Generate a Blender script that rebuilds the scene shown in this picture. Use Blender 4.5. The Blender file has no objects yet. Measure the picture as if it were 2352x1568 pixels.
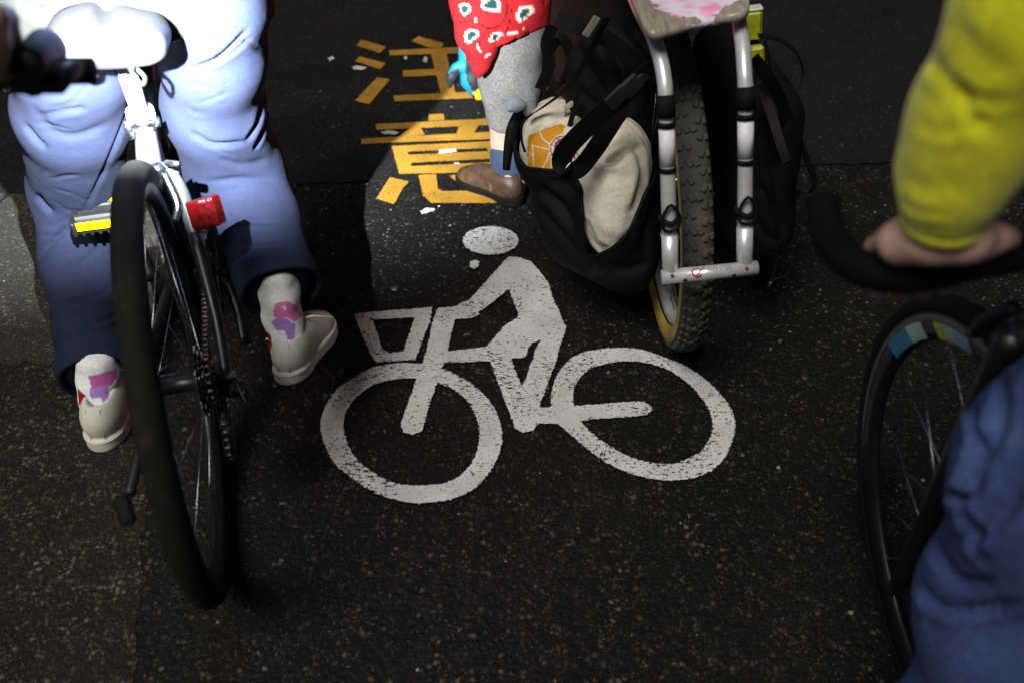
import bpy, math, random
import numpy as np
from mathutils import Vector, Matrix
random.seed(7); RNG = np.random.default_rng(7)
scene = bpy.context.scene
COL = scene.collection
rad = math.radians

# ------------------------------------------------------------------ camera, light, exposure
CAM_H, PITCH, FOC = 1.3, rad(37.5), 2287.0          # metres, radians, focal length for a 2352 px wide frame
cam_d = bpy.data.cameras.new('camera'); cam = bpy.data.objects.new('camera', cam_d); COL.objects.link(cam)
cam.location = (0, 0, CAM_H); cam.rotation_euler = (math.pi/2 - PITCH, 0, 0)
cam_d.sensor_width = 36; cam_d.lens = 36*FOC/2352; cam_d.clip_start = 0.02; cam_d.clip_end = 500
cam_d.dof.use_dof = True; cam_d.dof.focus_distance = 1.95; cam_d.dof.aperture_fstop = 3.2
scene.camera = cam
SUN_EL, SUN_AZ = 54, 208            # street light standing high behind the camera, slightly to its left
world = bpy.data.worlds.new('World'); scene.world = world; world.use_nodes = True
wn = world.node_tree; bg = wn.nodes['Background']
sky = wn.nodes.new('ShaderNodeTexSky'); sky.sky_type = 'NISHITA'; sky.sun_disc = False
sky.sun_elevation = rad(SUN_EL); sky.sun_rotation = rad(SUN_AZ)
wn.links.new(sky.outputs[0], bg.inputs[0]); bg.inputs[1].default_value = 0.006
sun_d = bpy.data.lights.new('street_light', 'SUN'); sun = bpy.data.objects.new('street_light', sun_d); COL.objects.link(sun)
sun_d.energy = 2.8; sun_d.angle = rad(26); sun_d.color = (1.0, 0.965, 0.9)
_az = rad(SUN_AZ); _el = rad(SUN_EL)
sun_from = Vector((math.sin(_az)*math.cos(_el), math.cos(_az)*math.cos(_el), math.sin(_el)))
sun.rotation_euler = (-sun_from).to_track_quat('-Z', 'Y').to_euler(); sun.location = sun_from*6
scene.view_settings.view_transform = 'Standard'; scene.view_settings.look = 'None'
scene.view_settings.exposure = 0.0; scene.view_settings.gamma = 1.0; scene.view_settings.use_curve_mapping = False
scene.render.engine = 'CYCLES'
scene.cycles.use_denoising = True; scene.cycles.max_bounces = 5; scene.cycles.transparent_max_bounces = 6
scene.cycles.sample_clamp_indirect = 4.0

# ------------------------------------------------------------------ helpers: points
SP, CP = math.sin(PITCH), math.cos(PITCH)
def ray(u, v):
    a = (u-1176)/FOC; b = (784-v)/FOC
    return np.array([a, CP+b*SP, -SP+b*CP])
def px(u, v, Y=None, z=None):
    """the point seen at (u, v) of a 2352x1568 frame that lies at distance Y or height z"""
    d = ray(u, v)
    t = Y/d[1] if Y is not None else (z-CAM_H)/d[2]
    return np.array([0, 0, CAM_H]) + t*d
def proj(P):
    P = np.asarray(P, float); z = P[..., 2]-CAM_H; y = P[..., 1]
    d = y*CP - z*SP; up = y*SP + z*CP
    return np.stack([1176+FOC*P[..., 0]/d, 784-FOC*up/d], -1)

# ------------------------------------------------------------------ helpers: objects
def link(name, me, mat=None, parent=None, smooth=True, origin=None):
    o = bpy.data.objects.new(name, me); COL.objects.link(o)
    if mat is not None:
        for m in (mat if isinstance(mat, (list, tuple)) else [mat]): me.materials.append(m)
    if smooth and len(me.polygons): me.polygons.foreach_set('use_smooth', [True]*len(me.polygons))
    if parent is not None: o.parent = parent
    return o
def mesh(name, V, Fc, mat=None, parent=None, smooth=True, base=None, mi=None, cols=None):
    V = np.asarray(V, float)
    if base is not None: V = V - np.asarray(base, float)
    me = bpy.data.meshes.new(name)
    me.from_pydata(V.tolist(), [], [list(map(int, f)) for f in Fc]); me.update()
    if cols is not None:
        at = me.color_attributes.new('col', 'FLOAT_COLOR', 'POINT')
        c = np.ones((len(V), 4)); c[:, :3] = cols; at.data.foreach_set('color', c.ravel())
    o = link(name, me, mat, parent, smooth)
    if mi is not None: me.polygons.foreach_set('material_index', mi)
    return o
def thing(name, label, cat, loc=(0, 0, 0), rot=(0, 0, 0), group=None):
    o = bpy.data.objects.new(name, None); COL.objects.link(o)
    o.empty_display_size = .05
    o.location = tuple(map(float, loc)); o.rotation_euler = rot
    o['label'] = label; o['category'] = cat
    if group: o['group'] = group
    return o
def tag(o, label, cat, group=None):
    o['label'] = label; o['category'] = cat
    if group: o['group'] = group
    return o
def spline(pts, n=8, closed=False):
    P = np.asarray(pts, float); m = len(P); out = []
    rng = range(m) if closed else range(m-1)
    for i in rng:
        if closed: a, b, c, d = P[(i-1) % m], P[i], P[(i+1) % m], P[(i+2) % m]
        else: a, b, c, d = P[max(i-1, 0)], P[i], P[i+1], P[min(i+2, m-1)]
        for k in range(n):
            t = k/n
            out.append(.5*((2*b)+(-a+c)*t+(2*a-5*b+4*c-d)*t*t+(-a+3*b-3*c+d)*t**3))
    if not closed: out.append(P[-1])
    return np.array(out)
def frames(P, closed=False, up=None):
    T = np.roll(P, -1, 0)-np.roll(P, 1, 0) if closed else np.gradient(P, axis=0)
    T /= np.linalg.norm(T, axis=1)[:, None]+1e-12
    N = np.zeros_like(P)
    a = np.array([0, 0, 1.]) if abs(T[0][2]) < .9 else np.array([1., 0, 0])
    if up is not None: a = np.asarray(up, float)
    n = a-T[0]*(a@T[0]); n /= np.linalg.norm(n); N[0] = n
    for i in range(1, len(P)):
        n = n-T[i]*(n@T[i]); n /= np.linalg.norm(n)+1e-12; N[i] = n
    return T, N, np.cross(T, N)
def tube_vf(pts, r, n=12, sm=0, closed=False, cap=True, up=None, flat=1.0):
    P = np.asarray(pts, float); R = np.full(len(P), r, float) if np.isscalar(r) else np.asarray(r, float)
    if sm:
        Q = spline(np.column_stack([P, R]), sm, closed); P, R = Q[:, :3], Q[:, 3]
    T, N, B = frames(P, closed, up); m = len(P)
    a = np.linspace(0, 2*np.pi, n, endpoint=False)
    V = (P[:, None]+R[:, None, None]*(np.cos(a)[None, :, None]*N[:, None]*flat+np.sin(a)[None, :, None]*B[:, None])).reshape(-1, 3)
    Fc = []
    for i in range(m if closed else m-1):
        j = (i+1) % m
        for k in range(n):
            l = (k+1) % n; Fc.append((i*n+k, i*n+l, j*n+l, j*n+k))
    if cap and not closed:
        Fc.append(tuple(range(n-1, -1, -1))); Fc.append(tuple((m-1)*n+k for k in range(n)))
    return V, Fc
def tube(name, pts, r, mat, parent=None, n=12, sm=0, closed=False, base=None, **k):
    V, Fc = tube_vf(pts, r, n, sm, closed, **k); return mesh(name, V, Fc, mat, parent, True, base)
def join(parts):
    V = []; Fc = []; o = 0
    for v, f in parts:
        V.append(np.asarray(v, float)); Fc += [tuple(i+o for i in q) for q in f]; o += len(v)
    return np.concatenate(V), Fc
def strap_vf(pts, w, t, wdir, sm=8):
    """flat webbing: pts is the centre line, wdir the direction of its width (one for all or one per point)"""
    P = spline(pts, sm)
    W = np.asarray(wdir, float)
    W = np.tile(W, (len(P), 1)) if W.ndim == 1 else spline(W, sm)
    T = np.gradient(P, axis=0); T /= np.linalg.norm(T, axis=1)[:, None]
    W = W-T*(W*T).sum(1)[:, None]; W /= np.linalg.norm(W, axis=1)[:, None]; N = np.cross(T, W)
    V = np.stack([P+W*w/2+N*t/2, P+N*t*.6, P-W*w/2+N*t/2, P-W*w/2-N*t/2, P-N*t*.6, P+W*w/2-N*t/2], 1).reshape(-1, 3); Fc = []
    for i in range(len(P)-1):
        for k in range(6): l = (k+1) % 6; Fc.append((i*6+k, i*6+l, i*6+6+l, i*6+6+k))
    Fc += [tuple(range(5, -1, -1)), tuple((len(P)-1)*6+k for k in range(6))]
    return V, Fc
def strap(name, pts, w, t, wdir, mat, parent=None, base=None, sm=8):
    V, Fc = strap_vf(pts, w, t, wdir, sm); return mesh(name, V, Fc, mat, parent, False, base)
def box_vf(c, s, M=None, bev=0.0):
    """box with chamfered edges"""
    s = np.asarray(s, float)/2; b = min(bev, s.min()*.9); V = []; idx = {}
    for ax in range(3):
        for sx in (-1, 1):
            for sy in (-1, 1):
                for sz in (-1, 1):
                    p = np.array([sx, sy, sz], float)*(s-b); p[ax] = (sx, sy, sz)[ax]*s[ax]
                    idx[(ax, sx, sy, sz)] = len(V); V.append(p)
    Fc = []
    for ax in range(3):
        o = [i for i in range(3) if i != ax]
        for sg in (-1, 1):
            q = []
            for a, d in ((-1, -1), (1, -1), (1, 1), (-1, 1)):
                t = [0, 0, 0]; t[ax] = sg; t[o[0]] = a; t[o[1]] = d; q.append(idx[(ax, *t)])
            Fc.append(q if (sg > 0) != (ax == 1) else q[::-1])
    if b > 0:
        for ax in range(3):
            o = [i for i in range(3) if i != ax]
            for a in (-1, 1):
                for d in (-1, 1):
                    q = []
                    for sg in (-1, 1):
                        t = [0, 0, 0]; t[ax] = sg; t[o[0]] = a; t[o[1]] = d; q.append((idx[(o[0], *t)], idx[(o[1], *t)]))
                    Fc.append((q[0][0], q[0][1], q[1][1], q[1][0]))
        for sx in (-1, 1):
            for sy in (-1, 1):
                for sz in (-1, 1): Fc.append([idx[(a, sx, sy, sz)] for a in range(3)])
    V = np.array(V)
    if M is not None: V = V@np.asarray(M, float).T
    V = V+np.asarray(c, float)
    # outward winding
    ctr = V.mean(0); out = []
    for f in Fc:
        p = V[list(f)]; n = np.cross(p[1]-p[0], p[2]-p[0])
        out.append(tuple(f) if n@(p.mean(0)-ctr) > 0 else tuple(f)[::-1])
    return V, out
def box(name, c, s, mat, parent=None, M=None, bev=.002, base=None):
    V, Fc = box_vf(c, s, M, bev); return mesh(name, V, Fc, mat, parent, False, base)
def revolve(prof, c, axis='x', n=96, a0=0, a1=2*math.pi, closed_prof=False):
    """profile of (radius, offset along the axis) turned about the x axis through c"""
    full = abs(a1-a0-2*math.pi) < 1e-6; m = len(prof)
    A = np.linspace(a0, a1, n+1)[:n if full else n+1]; pr = np.asarray(prof, float)
    V = np.stack([np.tile(pr[:, 1], (len(A), 1)), np.cos(A)[:, None]*pr[:, 0], np.sin(A)[:, None]*pr[:, 0]], -1).reshape(-1, 3)+np.asarray(c, float)
    Fc = []
    for i in range(n):
        j = (i+1) % len(A)
        for k in range(m if closed_prof else m-1):
            l = (k+1) % m; Fc.append((i*m+k, j*m+k, j*m+l, i*m+l))
    return V, Fc
def rotm(ax, ang):
    return np.array(Matrix.Rotation(ang, 3, ax))
# ------------------------------------------------------------------ helpers: smooth solids
def smin(a, b, k):
    h = np.clip(.5+.5*(b-a)/k, 0, 1); return b+(a-b)*h-k*h*(1-h)
def smax(a, b, k): return -smin(-a, -b, k)
def chain(P, pts, rs, k=.02):
    d = None; pts = np.asarray(pts, float)
    for i in range(len(pts)-1):
        a, b = pts[i], pts[i+1]; ab = b-a
        t = np.clip(((P-a)@ab)/(ab@ab), 0, 1)
        q = np.linalg.norm(P-a-t[..., None]*ab, axis=-1)-(rs[i]+(rs[i+1]-rs[i])*t)
        d = q if d is None else smin(d, q, k)
    return d
def ell(P, c, r, M=None):
    q = P-np.asarray(c, float)
    if M is not None: q = q@np.asarray(M, float)
    r = np.asarray(r, float); k = np.linalg.norm(q/r, axis=-1)
    return k*(k-1)/(np.linalg.norm(q/(r*r), axis=-1)+1e-9)
def rbox(P, c, s, r, M=None):
    q = P-np.asarray(c, float)
    if M is not None: q = q@np.asarray(M, float)
    d = np.abs(q)-(np.asarray(s, float)-r)
    return np.linalg.norm(np.maximum(d, 0), axis=-1)+np.minimum(d.max(-1), 0)-r
def surf(fn, lo, hi, h, smooth=1):
    """surface nets of fn = 0"""
    lo = np.asarray(lo, float); n = np.ceil((np.asarray(hi, float)-lo)/h).astype(int)+1
    ax = [lo[i]+h*np.arange(n[i]) for i in range(3)]
    P = np.stack(np.meshgrid(*ax, indexing='ij'), -1); g = fn(P); s = g < 0
    c = n-1; cnt = np.zeros(c, int); acc = np.zeros((*c, 3))
    off = [(i, j, k) for i in (0, 1) for j in (0, 1) for k in (0, 1)]
    sl = lambda o: tuple(slice(o[i], o[i]+c[i]) for i in range(3))
    for a in off:
        for d in range(3):
            if a[d]: continue
            b = list(a); b[d] = 1; b = tuple(b); ga, gb = g[sl(a)], g[sl(b)]; m = (ga < 0) != (gb < 0)
            t = np.where(m, ga/np.where(m, ga-gb, 1), 0); p = np.zeros((*c, 3)); p[...] = a; p[..., d] += t
            acc += np.where(m[..., None], p, 0); cnt += m
    act = cnt > 0; idx = -np.ones(c, int); idx[act] = np.arange(act.sum())
    I = np.argwhere(act); V = lo+h*(I+acc[act]/cnt[act][:, None]); Fc = []
    for d in range(3):
        e, f = [(1, 2), (2, 0), (0, 1)][d]
        sa = [slice(0, n[i]) for i in range(3)]; sb = list(sa); sa[d] = slice(0, n[d]-1); sb[d] = slice(1, n[d])
        A, B = s[tuple(sa)], s[tuple(sb)]; q = np.argwhere(A != B)
        ok = (q[:, e] > 0) & (q[:, f] > 0) & (q[:, e] < c[e]) & (q[:, f] < c[f]); q = q[ok]
        E_ = np.zeros(3, int); E_[e] = 1; F_ = np.zeros(3, int); F_[f] = 1
        g4 = [idx[tuple((q-E_-F_).T)], idx[tuple((q-F_).T)], idx[tuple(q.T)], idx[tuple((q-E_).T)]]
        quad = np.stack(g4, 1); ins = A[tuple(q.T)]
        quad[~ins] = quad[~ins][:, ::-1]; Fc.append(quad)
    Fc = np.concatenate(Fc); Fc = Fc[(Fc >= 0).all(1)]
    for _ in range(smooth): V = relax(V, Fc, .5)
    return V, Fc
def relax(V, Fc, w):
    acc = np.zeros_like(V); cn = np.zeros(len(V))
    for i in range(4):
        a, b = Fc[:, i], Fc[:, (i+1) % 4]
        np.add.at(acc, a, V[b]); np.add.at(acc, b, V[a]); np.add.at(cn, a, 1); np.add.at(cn, b, 1)
    return V*(1-w)+w*acc/np.maximum(cn, 1)[:, None]
def vnormals(V, Fc):
    Fc = np.asarray(Fc); fn = np.cross(V[Fc[:, 2]]-V[Fc[:, 0]], V[Fc[:, 3]]-V[Fc[:, 1]]); N = np.zeros_like(V)
    for i in range(4): np.add.at(N, Fc[:, i], fn)
    return N/(np.linalg.norm(N, axis=1)[:, None]+1e-12)
def pldist(Q, poly):
    """distance of 2D points to a polyline, and the side they lie on"""
    poly = np.asarray(poly, float); best = np.full(len(Q), 1e9); side = np.zeros(len(Q)); tt = np.zeros(len(Q)); n = len(poly)-1
    for i in range(n):
        a, b = poly[i], poly[i+1]; ab = b-a; t = np.clip(((Q-a)@ab)/(ab@ab+1e-9), 0, 1); r = Q-a-t[:, None]*ab
        d = np.hypot(r[:, 0], r[:, 1]); m = d < best; best[m] = d[m]; tt[m] = (i+t[m])/n
        side[m] = np.sign(ab[0]*r[m, 1]-ab[1]*r[m, 0])
    return best, side, tt
def inside(Q, poly):
    poly = np.asarray(poly, float); c = np.zeros(len(Q), bool); n = len(poly)
    for i in range(n):
        x1, y1 = poly[i]; x2, y2 = poly[(i+1) % n]
        if y1 == y2: continue
        m = ((y1 > Q[:, 1]) != (y2 > Q[:, 1])) & (Q[:, 0] < (x2-x1)*(Q[:, 1]-y1)/(y2-y1)+x1); c ^= m
    return c
def creases(V, Fc, lines):
    """press folds into cloth; lines = (polyline, depth in m, half width, ridge)"""
    N = vnormals(V, Fc); eye = np.array([0, 0, CAM_H])-V; eye /= np.linalg.norm(eye, axis=1)[:, None]
    fc = np.clip((N*eye).sum(1)*3, 0, 1); Q = proj(V); D = np.zeros(len(V))
    for ln, dep, w, ridge in lines:
        L = spline(ln, 6); d, sd, t = pldist(Q, L); fade = np.clip(np.minimum(t, 1-t)*5, 0.05, 1); s = d*sd
        D += fade*(-dep*np.exp(-(s/w)**2)+ridge*dep*np.exp(-((s-1.9*w)/(1.3*w))**2)+ridge*.6*dep*np.exp(-((s+2.2*w)/(1.5*w))**2))
    return V+N*(D*fc)[:, None]
def paint(V, Fc, base, polys, front=True):
    """printed colours: base, then polygons in order; returns one colour per vertex"""
    Cc = np.tile(np.asarray(base, float), (len(V), 1)); Q = proj(V)
    if front:
        N = vnormals(V, Fc); eye = np.array([0, 0, CAM_H])-V; ok = (N*eye).sum(1) > 0
    else: ok = np.ones(len(V), bool)
    for poly, c in polys: Cc[inside(Q, poly) & ok] = c
    return Cc
def bounds(pts, m): pts = np.asarray(pts); return pts.min(0)-m, pts.max(0)+m
def vnoise(P, s, seed=0):
    """cheap smooth noise from sines"""
    r = np.random.default_rng(seed); o = np.zeros(P.shape[:-1])
    for _ in range(5):
        k = r.normal(size=3)*s; o += np.sin(P@k+r.uniform(0, 6.28))
    return o/5

# ------------------------------------------------------------------ materials
def new_mat(name):
    m = bpy.data.materials.new(name); m.use_nodes = True; nt = m.node_tree
    return m, nt, nt.nodes['Principled BSDF']
def N(nt, t, **k):
    n = nt.nodes.new(t)
    for a, v in k.items():
        if a.startswith('i_'): n.inputs[int(a[2:]) if a[2:].isdigit() else a[2:].replace('_', ' ')].default_value = v
        else: setattr(n, a, v)
    return n
def L(nt, a, b): nt.links.new(a, b)
def ramp(nt, src, stops, interp='LINEAR'):
    r = nt.nodes.new('ShaderNodeValToRGB'); r.color_ramp.interpolation = interp; e = r.color_ramp.elements
    while len(e) < len(stops): e.new(0.5)
    for x, (p, c) in zip(e, stops):
        x.position = p; x.color = (c, c, c, 1) if np.isscalar(c) else (*c, 1)
    L(nt, src, r.inputs[0]); return r
def mathn(nt, op, a, b=None, clamp=False):
    n = nt.nodes.new('ShaderNodeMath'); n.operation = op; n.use_clamp = clamp
    for i, x in enumerate((a, b)):
        if x is None: continue
        if hasattr(x, 'is_linked') or hasattr(x, 'links'): L(nt, x, n.inputs[i])
        else: n.inputs[i].default_value = x
    return n.outputs[0]
def mixc(nt, fac, a, b, mode='MIX'):
    n = nt.nodes.new('ShaderNodeMix'); n.data_type = 'RGBA'; n.blend_type = mode
    for s, x in ((0, fac), (6, a), (7, b)):
        if hasattr(x, 'links'): L(nt, x, n.inputs[s])
        else: n.inputs[s].default_value = x if (s == 0 or len(x) == 4) else (*x, 1)
    return n.outputs[2]
def obco(nt): return nt.nodes.new('ShaderNodeTexCoord').outputs['Object']
def noise(nt, co, scale, detail=4, rough=.55, stretch=None):
    if stretch is not None:
        mp = N(nt, 'ShaderNodeMapping'); mp.inputs['Scale'].default_value = stretch; L(nt, co, mp.inputs[0]); co = mp.outputs[0]
    n = N(nt, 'ShaderNodeTexNoise'); n.inputs['Scale'].default_value = scale; n.inputs['Detail'].default_value = detail
    n.inputs['Roughness'].default_value = rough; L(nt, co, n.inputs['Vector']); return n
def bump(nt, bs, h, strength=.3, dist=.002):
    b = N(nt, 'ShaderNodeBump'); b.inputs['Strength'].default_value = strength; b.inputs['Distance'].default_value = dist
    L(nt, h, b.inputs['Height']); L(nt, b.outputs[0], bs.inputs['Normal']); return b
def simple(name, col, rough=.5, metal=0, var=.12, vs=30, bumpd=0, bs_=400, spec=.5, coat=0, attr=False, dirt=None):
    """plain surface with uneven colour and roughness"""
    m, nt, b = new_mat(name); co = obco(nt)
    n1 = noise(nt, co, vs, 5); f = ramp(nt, n1.outputs[0], [(.3, 1-var), (.7, 1+var*.4)])
    if attr:
        at = N(nt, 'ShaderNodeAttribute', attribute_name='col'); src = at.outputs['Color']
    else: src = (*col, 1)
    c = mixc(nt, 1.0, src, f.outputs[0], 'MULTIPLY')
    if dirt:
        n3 = noise(nt, co, dirt[1], 6, .7); c = mixc(nt, ramp(nt, n3.outputs[0], [(dirt[2], 0), (dirt[2]+.1, dirt[3])]).outputs[0], c, dirt[0])
    L(nt, c, b.inputs['Base Color'])
    b.inputs['Metallic'].default_value = metal; b.inputs['Specular IOR Level'].default_value = spec
    b.inputs['Coat Weight'].default_value = coat
    r = ramp(nt, n1.outputs[0], [(.25, max(rough-.08, .02)), (.75, min(rough+.1, 1))]); L(nt, r.outputs[0], b.inputs['Roughness'])
    if bumpd:
        n2 = noise(nt, co, bs_, 3); bump(nt, b, n2.outputs[0], .6, bumpd)
    return m
def fabric(name, col, rough=.9, attr=False, weave=900, wr=.004, wscale=14, var=.18, spec=.15, sheen=0.0, blot=None, fl=(.84, 1.1), fs=160):
    """woven cloth: fine weave, soft rumples, uneven dye"""
    m, nt, b = new_mat(name); co = obco(nt)
    if attr: src = N(nt, 'ShaderNodeAttribute', attribute_name='col').outputs['Color']
    else: src = (*col, 1)
    n1 = noise(nt, co, 9, 5, .6); n0 = noise(nt, co, fs, 4, .7)
    c = mixc(nt, 1.0, src, ramp(nt, n1.outputs[0], [(.3, 1-var), (.7, 1+var*.3)]).outputs[0], 'MULTIPLY')
    c = mixc(nt, 1.0, c, ramp(nt, n0.outputs[0], [(.3, fl[0]), (.7, fl[1])]).outputs[0], 'MULTIPLY')
    if blot:
        n4 = noise(nt, co, blot[1], 5, .7); c = mixc(nt, ramp(nt, n4.outputs[0], [(blot[2], 0), (blot[2]+.15, blot[3])]).outputs[0], c, blot[0])
    L(nt, c, b.inputs['Base Color']); b.inputs['Roughness'].default_value = rough; b.inputs['Specular IOR Level'].default_value = spec
    b.inputs['Sheen Weight'].default_value = sheen
    w = noise(nt, co, weave, 2); r = noise(nt, co, wscale, 4, .5, (1, 1, 2.2))
    b1 = N(nt, 'ShaderNodeBump'); b1.inputs['Strength'].default_value = .5; b1.inputs['Distance'].default_value = wr; L(nt, r.outputs[0], b1.inputs['Height'])
    b2 = N(nt, 'ShaderNodeBump'); b2.inputs['Strength'].default_value = .35; b2.inputs['Distance'].default_value = .0006
    L(nt, w.outputs[0], b2.inputs['Height']); L(nt, b1.outputs[0], b2.inputs['Normal']); L(nt, b2.outputs[0], b.inputs['Normal'])
    return m
def asphalt(name, dark, light, grain=105, frac=.82, tint=(1, .97, .92), patch=.5):
    """bitumen with stone chips of several sizes showing through"""
    m, nt, b = new_mat(name); co = obco(nt)
    warp = noise(nt, co, 90, 1); vm = N(nt, 'ShaderNodeVectorMath', operation='MULTIPLY_ADD'); L(nt, warp.outputs['Color'], vm.inputs[0])
    vm.inputs[1].default_value = (.009, .009, .009); L(nt, co, vm.inputs[2]); cw = vm.outputs[0]
    cols = None; hs = None
    big = noise(nt, co, 2.3, 3, .6)
    c = mixc(nt, ramp(nt, big.outputs[0], [(.35, 0), (.65, 1)]).outputs[0], dark, tuple(x*(1+patch) for x in dark))
    fine = noise(nt, co, 420, 2, .7); c = mixc(nt, 1.0, c, ramp(nt, fine.outputs[0], [(.3, .45), (.7, 1.5)]).outputs[0], 'MULTIPLY')
    den = noise(nt, co, 14, 3, .7); dens = ramp(nt, den.outputs[0], [(.36, .15), (.62, 1)])
    for sc, fr, amt in ((grain, frac, 1.0), (grain*2.3, frac-.05, .75)):
        v = N(nt, 'ShaderNodeTexVoronoi', voronoi_dimensions='2D'); v.inputs['Scale'].default_value = sc; L(nt, cw, v.inputs['Vector'])
        sep = N(nt, 'ShaderNodeSeparateColor'); L(nt, v.outputs['Color'], sep.inputs[0])
        pick = ramp(nt, sep.outputs[0], [(fr, 0), (fr+.18, 1)]).outputs[0]                 # which cells show bare stone
        edge = ramp(nt, v.outputs['Distance'], [(.2, 1), (.46, 0)]).outputs[0]
        k = mathn(nt, 'MULTIPLY', mathn(nt, 'MULTIPLY', mathn(nt, 'MULTIPLY', pick, edge), amt), dens.outputs[0])
        sc_c = mixc(nt, sep.outputs[1], light, tuple(light[i]*tint[i]*.55 for i in range(3)))
        c = mixc(nt, k, c, sc_c)
        h = mathn(nt, 'MULTIPLY', ramp(nt, v.outputs['Distance'], [(0, 1), (.6, 0)]).outputs[0], 60/sc)
        hs = h if hs is None else mathn(nt, 'ADD', hs, h)
    L(nt, c, b.inputs['Base Color'])
    rr = ramp(nt, fine.outputs[0], [(.3, .5), (.7, .85)]); L(nt, rr.outputs[0], b.inputs['Roughness']); b.inputs['Specular IOR Level'].default_value = .16
    bump(nt, b, hs, .55, .004)
    return m
def road_paint(name, col, chip=.5, worn=.5, edge=.004):
    """thermoplastic road paint: ragged edges from the 'edge' distance stored on the mesh, chips and grime"""
    m, nt, b = new_mat(name); co = obco(nt); out = nt.nodes['Material Output']
    e = N(nt, 'ShaderNodeAttribute', attribute_name='edge').outputs['Fac']
    n1 = noise(nt, co, 130, 4, .6); s = mathn(nt, 'ADD', e, mathn(nt, 'MULTIPLY', mathn(nt, 'SUBTRACT', n1.outputs[0], .5), edge*3))
    inn = ramp(nt, mathn(nt, 'MULTIPLY_ADD', s, 400.0), [(.3, 0), (.7, 1)])
    inn.inputs[0].links[0].from_node.inputs[2].default_value = .5
    ch = noise(nt, co, 95, 5, .68, (1, 1.9, 1)); ar = noise(nt, co, 5.5, 3, .5)
    thr = mathn(nt, 'ADD', ch.outputs[0], mathn(nt, 'MULTIPLY', mathn(nt, 'SUBTRACT', ar.outputs[0], .5), .32))
    chips = ramp(nt, thr, [(chip-.015, 0), (chip+.015, 1)])
    ch2 = noise(nt, co, 190, 3, .6); ar2 = noise(nt, co, 8, 2, .5)
    th2 = mathn(nt, 'ADD', ch2.outputs[0], mathn(nt, 'MULTIPLY', mathn(nt, 'SUBTRACT', ar2.outputs[0], .5), .40)); pits = ramp(nt, th2, [(chip-.045, 0), (chip-.02, 1)])
    fac = mathn(nt, 'MULTIPLY', mathn(nt, 'MULTIPLY', inn.outputs[0], chips.outputs[0]), pits.outputs[0])
    g = noise(nt, co, 7, 6, .65); c = mixc(nt, 1.0, (*col, 1), ramp(nt, g.outputs[0], [(.3, 1-worn*.55), (.68, 1.05)]).outputs[0], 'MULTIPLY')
    g2 = noise(nt, co, 240, 4, .7); c = mixc(nt, 1.0, c, ramp(nt, g2.outputs[0], [(.28, .72), (.55, 1.03)]).outputs[0], 'MULTIPLY')
    L(nt, c, b.inputs['Base Color']); b.inputs['Roughness'].default_value = .62; b.inputs['Specular IOR Level'].default_value = .35
    bump(nt, b, mathn(nt, 'ADD', g2.outputs[0], ch.outputs[0]), .5, .0015)
    tr = N(nt, 'ShaderNodeBsdfTransparent'); mx = N(nt, 'ShaderNodeMixShader')
    L(nt, fac, mx.inputs[0]); L(nt, tr.outputs[0], mx.inputs[1]); L(nt, b.outputs[0], mx.inputs[2]); L(nt, mx.outputs[0], out.inputs['Surface'])
    return m

M_road = asphalt('asphalt_coarse', (.0054, .0050, .0047), (.125, .114, .097), grain=92, frac=.82)
M_patch = asphalt('asphalt_fine', (.0078, .0071, .0071), (.10, .092, .088), grain=150, frac=.88)
M_strip = asphalt('asphalt_brown', (.0115, .0103, .0078), (.17, .15, .11), grain=98, frac=.70, tint=(1, .85, .62))
M_gutter = asphalt('pale_gutter_asphalt', (.024, .0225, .0185), (.16, .148, .12), grain=120, frac=.70, patch=.35)
M_white = road_paint('white_road_paint', (.68, .68, .66), chip=.395, worn=.6)
M_yellow = road_paint('yellow_road_paint', (.44, .228, .026), chip=.345, worn=.75)
M_bitumen = simple('bitumen', (.004, .004, .004), .6, bumpd=.002)
M_rubber = simple('black_rubber', (.0065, .0063, .006), .74, var=.25, bumpd=.0006, bs_=700, spec=.14)
M_tread = simple('grey_dusty_tread', (.062, .062, .055), .8, var=.35, bumpd=.0008, bs_=500, spec=.25, dirt=((.09, .082, .062), 26, .52, .6))
M_rubber_dusty = simple('dusty_rubber', (.0085, .0083, .0075), .8, var=.3, bumpd=.0008, bs_=500, spec=.14, dirt=((.024, .021, .016), 22, .54, .5))
M_blackpaint = simple('black_paint', (.006, .006, .007), .42, var=.2, spec=.4, coat=.08)
M_plastic = simple('black_plastic', (.007, .007, .0075), .5, var=.2, bumpd=.0003)
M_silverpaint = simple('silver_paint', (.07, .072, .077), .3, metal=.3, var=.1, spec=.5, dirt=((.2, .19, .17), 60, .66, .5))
M_alu = simple('brushed_aluminium', (.66, .665, .68), .36, metal=.4, var=.15, vs=70, spec=.5, dirt=((.2, .17, .13), 45, .64, .6))
M_steel = simple('steel', (.35, .36, .38), .28, metal=1, var=.3, vs=200)
M_chain = simple('chain_steel', (.12, .12, .125), .3, metal=1, var=.5, vs=250)

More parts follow.
